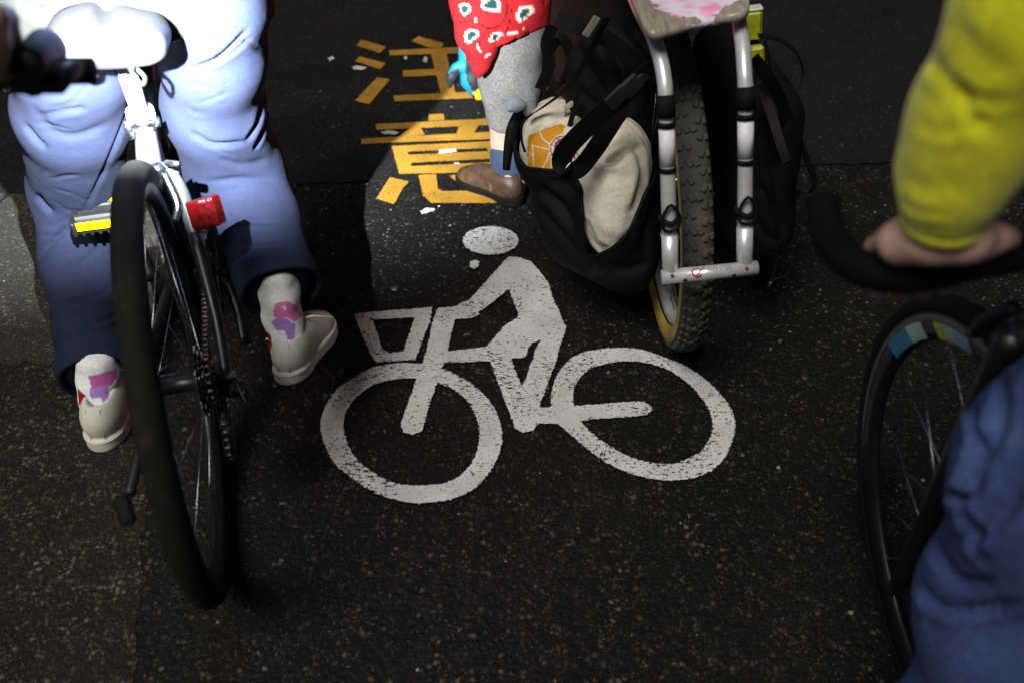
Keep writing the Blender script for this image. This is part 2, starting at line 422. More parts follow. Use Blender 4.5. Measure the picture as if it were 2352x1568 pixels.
# ------------------------------------------------------------------ the road
def struct(o): o['kind'] = 'structure'; return o
def sheet(name, poly, z, mat, thick=0.0):
    n = len(poly); V = [(x, y, z) for x, y in poly]; Fc = [tuple(range(n))]
    if thick:
        V += [(x, y, z-thick) for x, y in poly]; Fc += [(i, i+n, (i+1) % n+n, (i+1) % n) for i in range(n)]
    return mesh(name, V, Fc, mat, None, False)
road = struct(sheet('road', [(-120, -120), (120, -120), (120, 120), (-120, 120)], 0, M_road))
def wob(a, b, n, amp, seed):
    r = np.random.default_rng(seed); t = np.linspace(0, 1, n)[:, None]; a = np.array(a, float); b = np.array(b, float)
    P = a+(b-a)*t; d = (b-a)/np.linalg.norm(b-a); nn = np.array([-d[1], d[0]])
    w = np.convolve(r.normal(size=n+8), np.ones(5)/5, 'same')[4:-4]+.4*r.normal(size=n); return P+nn*w[:, None]*amp
gA, gB = px(670, 425, z=0)[:2], px(2050, 375, z=0)[:2]; gd = (gB-gA)
seam = wob(gA-gd*3, gA+gd*4, 700, .005, 3)
struct(sheet('road_patch', list(map(tuple, seam))+[(8, 30), (-8, 30)], .004, M_patch, .0045))
def ribbon(name, P, w, z, mat, parent, seed):
    r = np.random.default_rng(seed); ww = w*(.35+.9*np.abs(np.convolve(r.normal(size=len(P)), np.ones(4)/4, 'same')))
    T = np.gradient(P, axis=0); T /= np.linalg.norm(T, axis=1)[:, None]; Nn = np.stack([-T[:, 1], T[:, 0]], 1)
    V = [(*p, z) for p in P+Nn*ww[:, None]]+[(*p, z) for p in P-Nn*ww[:, None]]; n = len(P)
    return mesh(name, V, [(i, i+1, n+i+1, n+i) for i in range(n-1)], mat, parent, False)
ribbon('joint', seam[100:600], .0045, .0052, M_bitumen, road, 4)
s0, s1 = px(345, 1080, z=0)[:2], px(312, 1500, z=0)[:2]; sd = s1-s0; sd /= np.linalg.norm(sd)
edge = wob(s0-sd*4.5, s1+sd*1.4, 700, .006, 5)
struct(sheet('road_edge', list(map(tuple, edge))+[(-5, edge[-1][1]), (-5, edge[0][1])], .0014, M_strip))
ei = int(np.argmin(np.abs(edge[:, 1]-1.66))); gl_ = wob(edge[ei], (-1.9, 1.45), 90, .02, 12)
struct(sheet('gutter', list(map(tuple, edge[:ei+1]))+list(map(tuple, gl_[1:]))+[(-5, 1.2), (-5, edge[0][1])], .0032, M_gutter))
ck = wob(px(-20, 500, z=0)[:2], px(82, 372, z=0)[:2], 40, .006, 8)
ribbon('dark_line', ck, .0065, .0046, M_bitumen, road, 9)  # thin uneven dark line laid on the ground at the far left

# loose and proud stone chips of the road surface: nobody could count them
def chips():
    n = 7000; P = np.stack([RNG.uniform(-1.5, 1.6, n), RNG.uniform(.55, 3.1, n)], 1)
    keep = np.abs(P[:, 0]) < .35+.58*P[:, 1]; P = P[keep]; n = len(P)
    sz = np.exp(RNG.normal(-6.2, .5, n)); an = RNG.uniform(0, 6.28, n); el = RNG.uniform(.55, 1.0, n); V = []; Fc = []; Cc = []
    dirn = edge[-1]-edge[0]; 
    left = ((P[:, 0]-edge[0][0])*dirn[1]-(P[:, 1]-edge[0][1])*dirn[0]) > 0
    for i in range(n):
        c, s = math.cos(an[i]), math.sin(an[i]); m = 6; z0 = .0045 if P[i, 1] > 2.45 else .0034 if (left[i] and P[i, 1] > 1.55) else .0016 if left[i] else .0005; o = len(V); a = sz[i]
        rr = RNG.uniform(.7, 1.15, m)
        ring = [(math.cos(k*6.283/m)*a*rr[k], math.sin(k*6.283/m)*a*el[i]*rr[k]) for k in range(m)]
        V += [(P[i, 0]+c*x-s*y, P[i, 1]+s*x+c*y, z0-.0006) for x, y in ring]
        V += [(P[i, 0]+.62*(c*x-s*y), P[i, 1]+.62*(s*x+c*y), z0+a*(.28+RNG.uniform(-.08, .12))) for x, y in ring]
        Fc += [(o+k, o+(k+1) % m, o+m+(k+1) % m, o+m+k) for k in range(m)]+[tuple(o+m+k for k in range(m))]
        g = RNG.choice([.02, .04, .07, .12, .2, .34], p=[.34, .28, .19, .11, .06, .02]); t = RNG.uniform(0, 1)
        if P[i, 1] > 2.45: g *= .5
        g *= .8; col = (g, g*(1-.09*t), g*(1-.28*t)); Cc += [col]*(2*m)
    o = mesh('stone_chips', V, Fc, M_chips, None, False, cols=Cc); o['kind'] = 'stuff'
    o['label'] = 'small stone chips standing proud in the dark asphalt'; o['category'] = 'gravel'
M_chips = simple('stone_chip', (.1, .1, .1), .55, attr=True, var=.3, vs=300)
chips()

# ------------------------------------------------------------------ painted marks: outlines on the ground, ragged by distance to their edge
def polysd(Q, poly):
    d, _, _ = pldist(Q, np.vstack([poly, poly[:1]])); return np.where(inside(Q, poly), d, -d)
def painted(name, comps, mat, z, label, cat, conv, res=.0032, group=None):
    """comps: list of (outline, [holes]) in picture coordinates, laid on the ground"""
    G = []
    for out, holes in comps:
        G.append((np.array([px(*conv(p), z=0)[:2] for p in out]), [np.array([px(*conv(p), z=0)[:2] for p in h]) for h in holes]))
    allp = np.vstack([g[0] for g in G]); lo = allp.min(0)-.015; hi = allp.max(0)+.015; n = np.ceil((hi-lo)/res).astype(int)+1
    X, Y = np.meshgrid(lo[0]+res*np.arange(n[0]), lo[1]+res*np.arange(n[1]), indexing='ij'); Q = np.stack([X.ravel(), Y.ravel()], 1)
    S = np.full(len(Q), -1.0)
    for out, holes in G:
        b0 = out.min(0)-.012; b1 = out.max(0)+.012; m = ((Q > b0) & (Q < b1)).all(1); d = polysd(Q[m], out)
        for h in holes: d = np.minimum(d, -polysd(Q[m], h))
        S[m] = np.maximum(S[m], d)
    S = S.reshape(n); k = (S > -.007); cell = k[:-1, :-1] | k[1:, :-1] | k[1:, 1:] | k[:-1, 1:]
    I = np.argwhere(cell); f = lambda i, j: i*n[1]+j
    quad = np.stack([f(I[:, 0], I[:, 1]), f(I[:, 0]+1, I[:, 1]), f(I[:, 0]+1, I[:, 1]+1), f(I[:, 0], I[:, 1]+1)], 1)
    u, inv = np.unique(quad, return_inverse=True); V = np.column_stack([Q[u], np.full(len(u), z)])
    o = mesh(name, V, inv.reshape(-1, 4), mat, None, False)
    at = o.data.attributes.new('edge', 'FLOAT', 'POINT'); at.data.foreach_set('value', S.ravel()[u])
    return tag(o, label, cat, group)
c8 = lambda p: ((760+p[0]/2.063)/1.0884, (540+p[1]/2.063)/1.0884)
c4 = lambda p: ((800+p[0]/2.8)/1.0884, (p[1]/2.8)/1.0884)
def elp(cx, cy, rx, ry, n=28, j=0): return [(cx+rx*math.cos(t*6.2832/n), cy+ry*math.sin(t*6.2832/n)) for t in range(n)]
W_L_out = [(600,775),(700,795),(800,840),(880,890),(950,960),(1000,1040),(1022,1130),(1015,1210),(985,1290),(930,1370),(860,1430),(760,1475),(600,1495),(480,1480),(370,1440),(270,1380),(180,1310),(130,1240),(95,1150),(88,1080),(110,1000),(165,915),(240,860),(330,805),(420,780),(510,772)]
W_L_in = [(700,875),(790,920),(850,975),(885,1040),(905,1120),(900,1200),(875,1270),(830,1330),(780,1370),(700,1395),(600,1402),(500,1398),(420,1370),(340,1325),(280,1270),(230,1200),(207,1110),(210,1050),(240,985),(285,935),(350,890),(420,865),(500,852),(600,852)]
W_R_out = [(1275,930),(1290,870),(1320,810),(1380,745),(1460,712),(1560,697),(1660,695),(1750,705),(1850,740),(1950,780),(2060,850),(2140,925),(2200,1010),(2222,1090),(2205,1180),(2160,1270),(2090,1330),(1980,1370),(1850,1375),(1730,1355),(1630,1320),(1520,1260),(1420,1180),(1340,1110),(1300,1070),(1275,1000)]
W_R_in = [(1388,950),(1395,900),(1420,850),(1470,805),(1560,775),(1660,762),(1760,770),(1860,800),(1960,860),(2030,930),(2085,1010),(2105,1090),(2095,1150),(2060,1210),(1990,1260),(1900,1290),(1790,1285),(1680,1255),(1560,1190),(1470,1120),(1425,1070),(1395,1010)]
spl = lambda p: [tuple(q) for q in spline(p, 3, True)]
symbol = [(elp(962,141,144,73), []), ([(858,250),(885,240),(905,252),(900,275),(878,288),(852,276)], []),
 (spl(W_L_out), [spl(W_L_in)]), (spl(W_R_out), [spl(W_R_in)]),
 ([(610,772),(720,778),(690,870),(655,960),(620,1090),(607,1125),(560,1140),(515,1128),(500,1090),(530,1000),(560,920),(580,855)], []),
 ([(690,490),(790,480),(797,468),(850,450),(960,330),(1030,250),(1055,225),(1110,228),(1170,250),(1215,300),(1260,360),(1280,430),(1320,520),(1352,592),(1340,630),(1320,680),(1300,760),(1270,840),(1240,920),(1212,1000),(1290,1000),(1500,985),(1700,970),(1760,972),(1790,1000),(1785,1030),(1720,1045),(1500,1060),(1420,1070),(1300,1082),(1200,1084),(1185,1120),(1130,1130),(1090,1110),(1070,1050),(1040,980),(1000,870),(962,762),(720,772),(612,776),(640,680),(665,560)],
  [[(780,547),(870,540),(905,522),(900,510),(960,470),(1055,390),(1080,450),(1106,525),(1090,548),(1040,575),(1010,610),(940,688),(740,712),(760,620)],
   [(1222,655),(1180,665),(1155,700),(1145,742),(1068,750),(1090,810),(1110,865),(1127,888),(1145,850),(1170,770),(1185,745),(1190,705)]]),
 ([(257,518),(662,485),(650,560),(575,755),(375,768),(350,740)], [[(355,550),(572,537),(515,710),(440,722),(405,700)]])]
painted('bicycle_symbol', symbol, M_white, .008, 'white painted symbol of a cyclist with front basket on the dark road', 'road marking', c8)
zhu = [([(290,295),(465,345),(420,388),(258,335)], []), ([(280,413),(462,460),(420,502),(248,445)], []), ([(400,560),(492,572),(345,748),(248,722)], []),
 ([(690,272),(868,320),(850,350),(770,352),(640,305)], []), ([(485,370),(1225,335),(1235,382),(490,405)], []), ([(775,390),(885,388),(948,672),(850,682)], []),
 ([(578,512),(1200,478),(1205,525),(585,556)], []), ([(515,688),(1300,648),(1310,695),(525,728)], []), ([(1530,430),(1572,430),(1592,645),(1552,652)], [])]
yi = [([(765,820),(865,815),(872,860),(758,866)], []), ([(390,888),(1330,842),(1340,888),(395,928)], []),
 ([(640,905),(700,905),(735,960),(600,975),(560,970)], []), ([(975,900),(1110,895),(1075,955),(955,955)], []), ([(290,990),(1430,930),(1440,985),(560,1015),(292,1028)], []),
 ([(505,1042),(1260,1005),(1268,1040),(1240,1185),(1215,1215),(870,1232),(555,1237)], [[(612,1082),(1170,1056),(1174,1078),(620,1103)], [(632,1160),(1185,1132),(1190,1156),(640,1183)]]),
 ([(490,1262),(625,1290),(580,1340),(520,1450),(395,1410)], []), ([(690,1245),(815,1240),(825,1335),(850,1358),(1060,1355),(1240,1430),(1230,1442),(780,1440),(722,1390)], []),
 ([(905,1248),(1040,1235),(1047,1280),(1010,1335),(960,1300)], [])]
painted('warning_character', zhu, M_yellow, .008, 'yellow painted Chinese character farther up the road, three strokes at its left', 'road marking', c4, group='yellow warning characters')
painted('warning_character', yi, M_yellow, .0081, 'yellow painted Chinese character nearest the white cyclist symbol, with stacked bars', 'road marking', c4, group='yellow warning characters')
spl1 = [([(705,1505),(740,1478),(790,1480),(815,1495),(760,1510),(715,1522)], []), ([(828,1465),(838,1462),(840,1470),(830,1475)], []), ([(830,1070),(950,1062),(958,1085),(835,1098)], []), ([(940,1160),(975,1156),(978,1170),(945,1172)], [])]
for cmp_, lb in zip(spl1, ('white paint splash just below the nearer yellow character', 'tiny white paint speck right of the splash below the nearer yellow character', 'white paint smear in the upper gap of the nearer yellow character', 'small white paint smear in the lower gap of the nearer yellow character')):
    painted('paint_splash', [cmp_], M_white, .0092, lb, 'paint splash', c4, res=.002, group='white paint splashes')
spl2 = [([(60,425),(95,412),(100,430),(70,445)], []), ([(225,488),(260,478),(330,490),(300,508),(240,505)], []), ([(590,425),(600,408),(612,425),(600,440)], []), ([(720,445),(735,415),(755,425),(745,460)], []), ([(430,945),(470,935),(520,940),(560,948),(520,962),(450,960)], [])]
for cmp_, lb in zip(spl2, ('pale paint fleck farthest left of the yellow characters', 'pale paint fleck left of the middle dot of the farther yellow character', 'small pale fleck under the top bar of the farther yellow character', 'pale fleck right beside the upright of the farther yellow character', 'pale smear between the two long left bars of the nearer yellow character')):
    painted('paint_splash', [cmp_], M_white, .0089, lb, 'paint splash', c4, res=.002, group='white paint splashes')

# ------------------------------------------------------------------ bicycles (local axes: x right, y forward, z up, origin where the rear tyre touches the road)
def wheel(parent, name, c, R, tw, tyre_m, rim_m, rim_d, rim_w, nsp, spoke_m, hub_m, side_m=None, spoke_r=.001, hub_w=.1, label=None):
    c = np.asarray(c, float); r0 = R-tw*.86                      # r0: bead seat radius
    rim = [(r0+.004, rim_w*.5), (r0-.004, rim_w*.52), (r0-rim_d*.55, rim_w*.46), (r0-rim_d, rim_w*.16), (r0-rim_d, -rim_w*.16), (r0-rim_d*.55, -rim_w*.46), (r0-.004, -rim_w*.52), (r0+.004, -rim_w*.5)]
    V, Fc = revolve(rim, c, closed_prof=True); w = mesh(name, V, Fc, rim_m, parent)
    prof = []; rc = R-tw*.47
    A = np.linspace(-2.45, 2.45, 25)
    for a in A: prof.append((rc+math.cos(a)*tw*.47*(1.0 if abs(a) < 1.2 else 1.05), math.sin(a)*tw*.5))
    V, Fc = revolve(prof, c); mi = [1 if (abs(A[k % 24]+.1) > 1.18 and side_m) else 0 for k in range(len(Fc))]
    mesh('tyre', V, Fc, [tyre_m, side_m or tyre_m], w, mi=mi)
    hub = [(.006, -hub_w/2-.012), (.006, -hub_w/2), (.024, -hub_w*.32), (.024, -hub_w*.29), (.013, -hub_w*.26), (.013, hub_w*.26), (.024, hub_w*.29), (.024, hub_w*.32), (.006, hub_w/2), (.006, hub_w/2+.012)]
    V, Fc = revolve(hub, c, n=20); mesh('hub', V, Fc, hub_m, w)
    for i in range(nsp):
        a = 2*math.pi*(i+.3)/nsp; sgn = 1 if i % 2 else -1; b = a+(.9 if (i//2) % 2 else -.9)
        p0 = c+(sgn*hub_w*.3, math.cos(b)*.022, math.sin(b)*.022); p1 = c+(0, math.cos(a)*(r0-rim_d+.002), math.sin(a)*(r0-rim_d+.002))
        tube('spoke', [p0, p1], spoke_r, spoke_m, w, n=5)
    return w
def bike(name, label, x, y, hd, ln): return thing(name, label, 'bicycle', (x, y, 0), (0, -rad(ln), rad(hd)))
def toW(b, p):
    M = Matrix.Translation(b.location) @ b.rotation_euler.to_matrix().to_4x4(); return np.array(M @ Vector(p))

M_red = simple('red_reflector', (.10, .001, .0015), .3, var=.6, vs=120, spec=.4, coat=.5, bumpd=.0012, bs_=260)
M_amber = simple('amber_reflector', (.95, .42, .0), .3, var=.1)
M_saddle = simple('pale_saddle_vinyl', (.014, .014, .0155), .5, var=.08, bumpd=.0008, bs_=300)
M_gum = simple('tan_sidewall', (.44, .31, .055), .7, var=.35, vs=25, dirt=((.12, .1, .06), 30, .55, .6))
M_tape = fabric('bar_tape', (.0035, .0035, .0035), .8, weave=500, spec=.06)
M_strap = fabric('black_webbing', (.005, .005, .0055), .75, weave=1400, spec=.15)

# --- bicycle in front on the left
B1 = bike('bicycle', 'silver and black bicycle on the left with pale saddle and red rear reflector', -.497, 1.153, 14.5, .7)
rw = wheel(B1, 'rear_wheel', (0, 0, .335), .335, .041, M_rubber_dusty, M_blackpaint, .022, .026, 24, M_steel, M_blackpaint, hub_w=.13)
fw = wheel(B1, 'front_wheel', (0, 1.03, .335), .335, .045, M_rubber, M_blackpaint, .022, .026, 16, M_steel, M_blackpaint)
BB = np.array([0, .40, .275])
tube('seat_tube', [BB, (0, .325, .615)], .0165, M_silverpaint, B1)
st = mesh('seat_post', *join([tube_vf([(0, .33, .60), (0, .272, .765)], .0138, 16), tube_vf([(0, .328, .606), (0, .318, .636)], .0215, 16)]), M_alu, B1)
mesh('clamp_bolt', *join([tube_vf([(-.018, .300, .622), (.022, .300, .622)], .0062, 10), tube_vf([(.02, .300, .622), (.028, .300, .622)], .008, 10), tube_vf([(-.02, .300, .63), (-.02, .30, .60)], .007, 8)]), M_steel, st)
mono = mesh('seat_stay_yoke', *join([tube_vf([(0, .325, .60), (0, .285, .572), (0, .265, .556)], [.016, .019, .02], 14, 4), tube_vf([(-.034, .262, .556), (.036, .262, .556)], .0145, 14), tube_vf([(.034, .262, .556), (.043, .262, .556)], .0085, 8), tube_vf([(-.042, .262, .556), (-.034, .262, .556)], .0085, 8)]), M_silverpaint, B1)
for s in (-1, 1):
    tube('seat_stay', [(s*.026, .262, .556), (s*.042, .232, .528), (s*.053, .18, .478)], [.0125, .0118, .0105], M_silverpaint, B1, n=14, sm=5)
    lo = tube('lower_seat_stay', [(s*.053, .182, .480), (s*.066, .08, .392), (s*.069, 0, .338)], [.0108, .0095, .008], M_blackpaint, B1, n=12, sm=4)
    tube('chain_stay', [(s*.028, .375, .275), (s*.052, .2, .29), (s*.069, .0, .333)], [.013, .011, .0085], M_blackpaint, B1, n=12, sm=5)
mesh('brake_caliper', *join([box_vf((.0, .232, .575), (.05, .022, .02), None, .006), tube_vf([(.022, .235, .57), (.036, .20, .53), (.026, .19, .505)], .006, 8, 4), tube_vf([(-.022, .235, .57), (-.036, .20, .53), (-.026, .19, .505)], .006, 8, 4), tube_vf([(.03, .24, .58), (.05, .22, .585)], .005, 8)]), M_steel, B1)
tube('bottom_bracket', [BB-(.045, 0, 0), BB+(.045, 0, 0)], .021, M_blackpaint, B1)
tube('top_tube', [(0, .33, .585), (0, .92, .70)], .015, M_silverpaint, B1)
tube('down_tube', [BB, (0, .945, .62)], .019, M_blackpaint, B1)
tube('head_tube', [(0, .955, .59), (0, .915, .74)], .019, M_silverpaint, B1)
for s in (-1, 1): tube('fork_blade', [(s*.02, .965, .57), (s*.05, .975, .5), (s*.052, 1.03, .335)], .011, M_blackpaint, B1, sm=4)
tube('handlebar', [(-.27, .82, .93), (-.15, .88, .93), (0, .90, .92), (.15, .88, .93), (.27, .82, .93)], .012, M_blackpaint, B1, sm=5)
tube('stem', [(0, .915, .74), (0, .90, .92)], .014, M_blackpaint, B1)
# saddle
def saddle():
    def fn(P):
        d = smin(rbox(P, (0, .166, .806), (.076, .054, .027), .025), ell(P, (0, .172, .808), (.079, .066, .030)), .01)+.0035*np.sin(P[..., 0]*48)*np.clip((P[..., 2]-.80)*30, 0, 1); d = smin(d, ell(P, (0, .25, .810), (.043, .12, .026)), .03)
        d = smin(d, ell(P, (0, .34, .812), (.021, .07, .023)), .025)
        dish = ell(P, (0, .20, .860), (.014, .12, .03)); d = smax(d, -dish, .012)
        return smax(d, .780-P[..., 2]-.012*np.cos(P[..., 0]*34), .006)
    V, Fc = surf(fn, (-.10, .07, .765), (.10, .43, .87), .004, 2)
    M = np.array(Matrix.Rotation(rad(4.5), 3, 'Y')); V = (V-(0, .2, .80))@M.T+(.004, .2, .80)
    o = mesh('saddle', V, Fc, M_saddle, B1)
    for s in (-1, 1): tube('saddle_rail', [(s*.032, .115, .782), (s*.024, .16, .770), (s*.022, .30, .772), (s*.006, .38, .795)], .0036, M_steel, o, n=8, sm=5)
    mesh('saddle_clamp', *join([box_vf((0, .262, .770), (.05, .03, .014), None, .004), tube_vf([(-.034, .262, .772), (.034, .262, .772)], .006, 8)]), M_steel, o)
    tube('saddle_loop', [(.03, .13, .781), (.043, .125, .765), (.036, .135, .750), (.026, .14, .77)], .0028, M_saddle, o, n=6, sm=4)
saddle()
# red reflector: faceted block on the right seat stay
def refl():
    pr = [(-.026, .004), (-.011, .017), (.012, .019), (.026, .007), (.026, -.004), (-.026, -.004)]; h = .0225; V = []; Fc = []
    for z in (-h, -h+.004, h-.004, h):
        k = .93 if abs(z) == h else 1
        V += [(x*k, -y*k, z) for x, y in pr]
    n = 6
    for j in range(3):
        for i in range(n): Fc.append((j*n+i, (j*n+(i+1) % n), (j+1)*n+(i+1) % n, (j+1)*n+i))
    Fc += [tuple(range(n))[::-1], tuple(range(3*n, 4*n))]
    M = rotm('Z', rad(18))@rotm('X', rad(-18)); V = np.array(V)@M.T+(.076, .182, .518)
    o = mesh('rear_reflector', V, Fc, M_red, B1, False)
    mesh('bracket', *box_vf((.064, .196, .508), (.022, .018, .02), rotm('X', rad(-35)), .003), M_plastic, o, False)
refl()
# drive train
a_r = np.array([0, -.10, -.09]); a_r = a_r/np.linalg.norm(a_r)*.145
def pedal(c, sgn):
    c = np.asarray(c, float); P = []
    for s in (-1, 1):
        P.append(box_vf(c+(0, s*.032, 0), (.086, .009, .024), None, .003))
        for k in range(6): P.append(box_vf(c+(-.036+k*.0145, s*.0375, 0), (.006, .006, .027), None, .0015))
    P.append(box_vf(c+(-.04*1, 0, 0), (.008, .066, .022), None, .003)); P.append(box_vf(c+(.04, 0, 0), (.008, .066, .022), None, .003))
    P.append(tube_vf([c-(.04, 0, 0), c+(.04, 0, 0)], .0105, 12))
    o = mesh('pedal', *join(P), M_plastic, B1, False)
    mesh('axle', *tube_vf([c+(-.045*sgn*-1*-1, 0, 0), c-(sgn*.062, 0, 0)], .006, 10), M_steel, o)
    for s in (-1, 1): mesh('pedal_reflector', *box_vf(c+(.0, s*.0425, .008), (.060, .005, .016), None, .001), M_amber, o, False)
    return o
for sgn, tip in ((1, BB+a_r), (-1, BB-a_r)):
    x = sgn*.075
    mesh('crank_arm', *join([tube_vf([(x*.85, BB[1], BB[2]), (x*1.05, *(BB[1:]*.5+tip[1:]*.5)), (x*1.12, tip[1], tip[2])], [.015, .0105, .012], 12, 4, flat=.7)]), M_blackpaint, B1)
    pedal((sgn*.148 if sgn < 0 else .178, tip[1], tip[2]-(.014 if sgn < 0 else 0)), sgn)
def gear(name, c, R, teeth, w, mat, parent, hole=.6):
    pr = []; V = []; Fc = []; n = teeth*4; c = np.asarray(c, float)
    for x in (-w/2, w/2):
        for k in range(n):
            r = R+(.004 if k % 4 in (1, 2) else -.002); a = 2*math.pi*k/n
            V.append(c+(x, math.cos(a)*r, math.sin(a)*r))
        for k in range(n):
            a = 2*math.pi*k/n; V.append(c+(x, math.cos(a)*R*hole, math.sin(a)*R*hole))
    for k in range(n):
        l = (k+1) % n
        Fc += [(k, l, n+l, n+k), (2*n+l, 2*n+k, 3*n+k, 3*n+l), (l, k, 2*n+k, 2*n+l), (n+k, n+l, 3*n+l, 3*n+k)]
    return mesh(name, V, Fc, mat, parent, False)
cr = gear('chainring', (.048, BB[1], BB[2]), .088, 44, .003, M_chain, B1, .72)
mesh('chainring_spider', *join([box_vf(BB+(.052, .042*math.cos(a), .042*math.sin(a)), (.006, .062, .016), rotm('X', a), .002) for a in np.arange(5)*2*math.pi/5]), M_blackpaint, cr, False)
for i, R in enumerate((.05, .044, .039, .034, .029, .025)): gear('cog', (.030+i*.0045, 0, .335), R, max(11, int(R*520)), .0018, M_chain, B1, .4)
gear('jockey_wheel', (.047, .045, .268), .019, 11, .004, M_plastic, B1, .3); gear('jockey_wheel', (.047, .01, .188), .019, 11, .004, M_plastic, B1, .3)
mesh('rear_derailleur', *join([box_vf((.040, .028, .228), (.0025, .030, .112), rotm('X', rad(-23)), .001), box_vf((.054, .028, .228), (.0025, .030, .112), rotm('X', rad(-23)), .001), tube_vf([(.066, .0, .315), (.082, .03, .285), (.06, .045, .27)], [.012, .016, .011], 10, 4), box_vf((.088, .02, .285), (.016, .034, .03), None, .006), tube_vf([(.07, 0, .335), (.084, 0, .335)], .008, 10)]), M_blackpaint, B1, False)
mesh('cage_edge', *join([tube_vf([(.0395, .048, .288), (.0395, .004, .172)], .0016, 6), tube_vf([(.038, .004, .172), (.057, .004, .170)], .0016, 6)]), M_steel, B1)
mesh('front_derailleur', *join([box_vf((.040, .36, .372), (.002, .075, .03), rotm('X', rad(12)), .001), tube_vf([(.052, .325, .385), (.056, .40, .388), (.058, .43, .37)], .002, 6), tube_vf([(.052, .325, .352), (.056, .33, .352), (.058, .36, .345)], .002, 6), tube_vf([(.052, .325, .385), (.052, .325, .350)], .002, 6), box_vf((.028, .385, .40), (.026, .026, .02), None, .005), tube_vf([(.03, .37, .395), (.03, .37, .415)], .006, 8)]), M_steel, B1, False)
# chain: links along a closed path over chainring, cog and derailleur
def chain_links():
    X = .046; P = []
    for a in np.linspace(rad(95), rad(-80), 16): P.append((X, BB[1]+.09*math.cos(a), BB[2]+.09*math.sin(a)))
    P += [(X, .30, .19), (X, .12, .184)]
    for a in np.linspace(rad(-60), rad(-200), 6): P.append((X, .01+.022*math.cos(a), .188+.022*math.sin(a)))
    P += [(X, .02, .235)]
    for a in np.linspace(rad(-40), rad(60), 4): P.append((X, .045+.02*math.cos(a), .268+.02*math.sin(a)))
    P += [(X, .03, .30)]
    for a in np.linspace(rad(290), rad(95), 10): P.append((X, .04*math.cos(a), .335+.04*math.sin(a)))
    P = np.array(P); Q = np.vstack([P, P[:1]]); seg = np.linalg.norm(np.diff(Q, axis=0), axis=1); s = np.r_[0, np.cumsum(seg)]
    n = int(s[-1]/.0127/2)*2; t = np.arange(n)*s[-1]/n; C = np.stack([np.interp(t, s, Q[:, i]) for i in range(3)], 1); parts = []
    for i in range(n):
        a, b = C[i], C[(i+1) % n]; d = b-a; ang = math.atan2(d[2], d[1]); Mx = rotm('X', ang); o = .0042 if i % 2 else .0030
        for sg in (-1, 1): parts.append(box_vf((a+b)/2+(sg*o, 0, 0), (.0012, .0165, .0082), Mx, .0005))
        parts.append(tube_vf([a-(.0035, 0, 0), a+(.0035, 0, 0)], .0038, 6))
    o = mesh('chain', *join(parts), M_chain, B1, False); o['kind'] = 'stuff'
chain_links()
tube('gear_cable', [(.02, .36, .30), (.055, .2, .31), (.075, .03, .325), (.092, -.03, .30), (.09, .0, .28)], .0022, M_plastic, B1, n=6, sm=6)
ks = mesh('kickstand', *join([tube_vf([(-.052, .03, .30), (-.058, -.02, .298), (-.070, -.09, .282), (-.084, -.140, .262)], [.0095, .0085, .008, .008], 10, 5)]), M_plastic, B1)
mesh('kickstand_foot', *box_vf((-.092, -.160, .252), (.024, .048, .014), rotm('X', rad(25))@rotm('Z', rad(12)), .006), M_rubber, ks, False)
box('kickstand_mount', (-.055, .05, .30), (.028, .05, .03), M_plastic, B1, None, .006)
# --- long cargo bicycle in the middle
B2 = bike('cargo_bicycle', 'long cargo bicycle with silver rack tubes and knobbly tan-walled tyre', .342, 1.774, 2.4, 5.2)
cw = wheel(B2, 'rear_wheel', (0, 0, .342), .336, .058, M_tread, M_alu, .018, .030, 32, M_steel, M_steel, M_gum, .0011, .135)
def knobs():
    parts = []; n = 74; c = np.array([0, 0, .342]); rc = .336-.058*.47
    for i in range(n):
        for row, (al, w, ln, rotz) in enumerate(((0.0, .011, .014, .5), (.36, .009, .015, -.45), (-.36, .009, .015, .45), (.80, .008, .012, 0), (-.80, .008, .012, 0))):
            if row == 0 and i % 2: continue
            th = 2*math.pi*(i+(.5 if row in (1, 3) else 0))/n; r = rc+math.cos(al)*.0285
            M = rotm('X', th)@rotm('Z', 0)@rotm('Y', 0)
            # local: x across, y radial outward, z along the tread
            B = rotm('Z', -al)@rotm('Y', rotz); v, f = box_vf((0, 0, 0), (w, .007, ln), B, .0016)
            v = v+(math.sin(al)*.0300, r, 0); v = v@M.T+c; parts.append((v, f))
    o = mesh('tread_blocks', *join(parts), M_tread, cw, False); o['kind'] = 'stuff'
knobs()
TW = .061
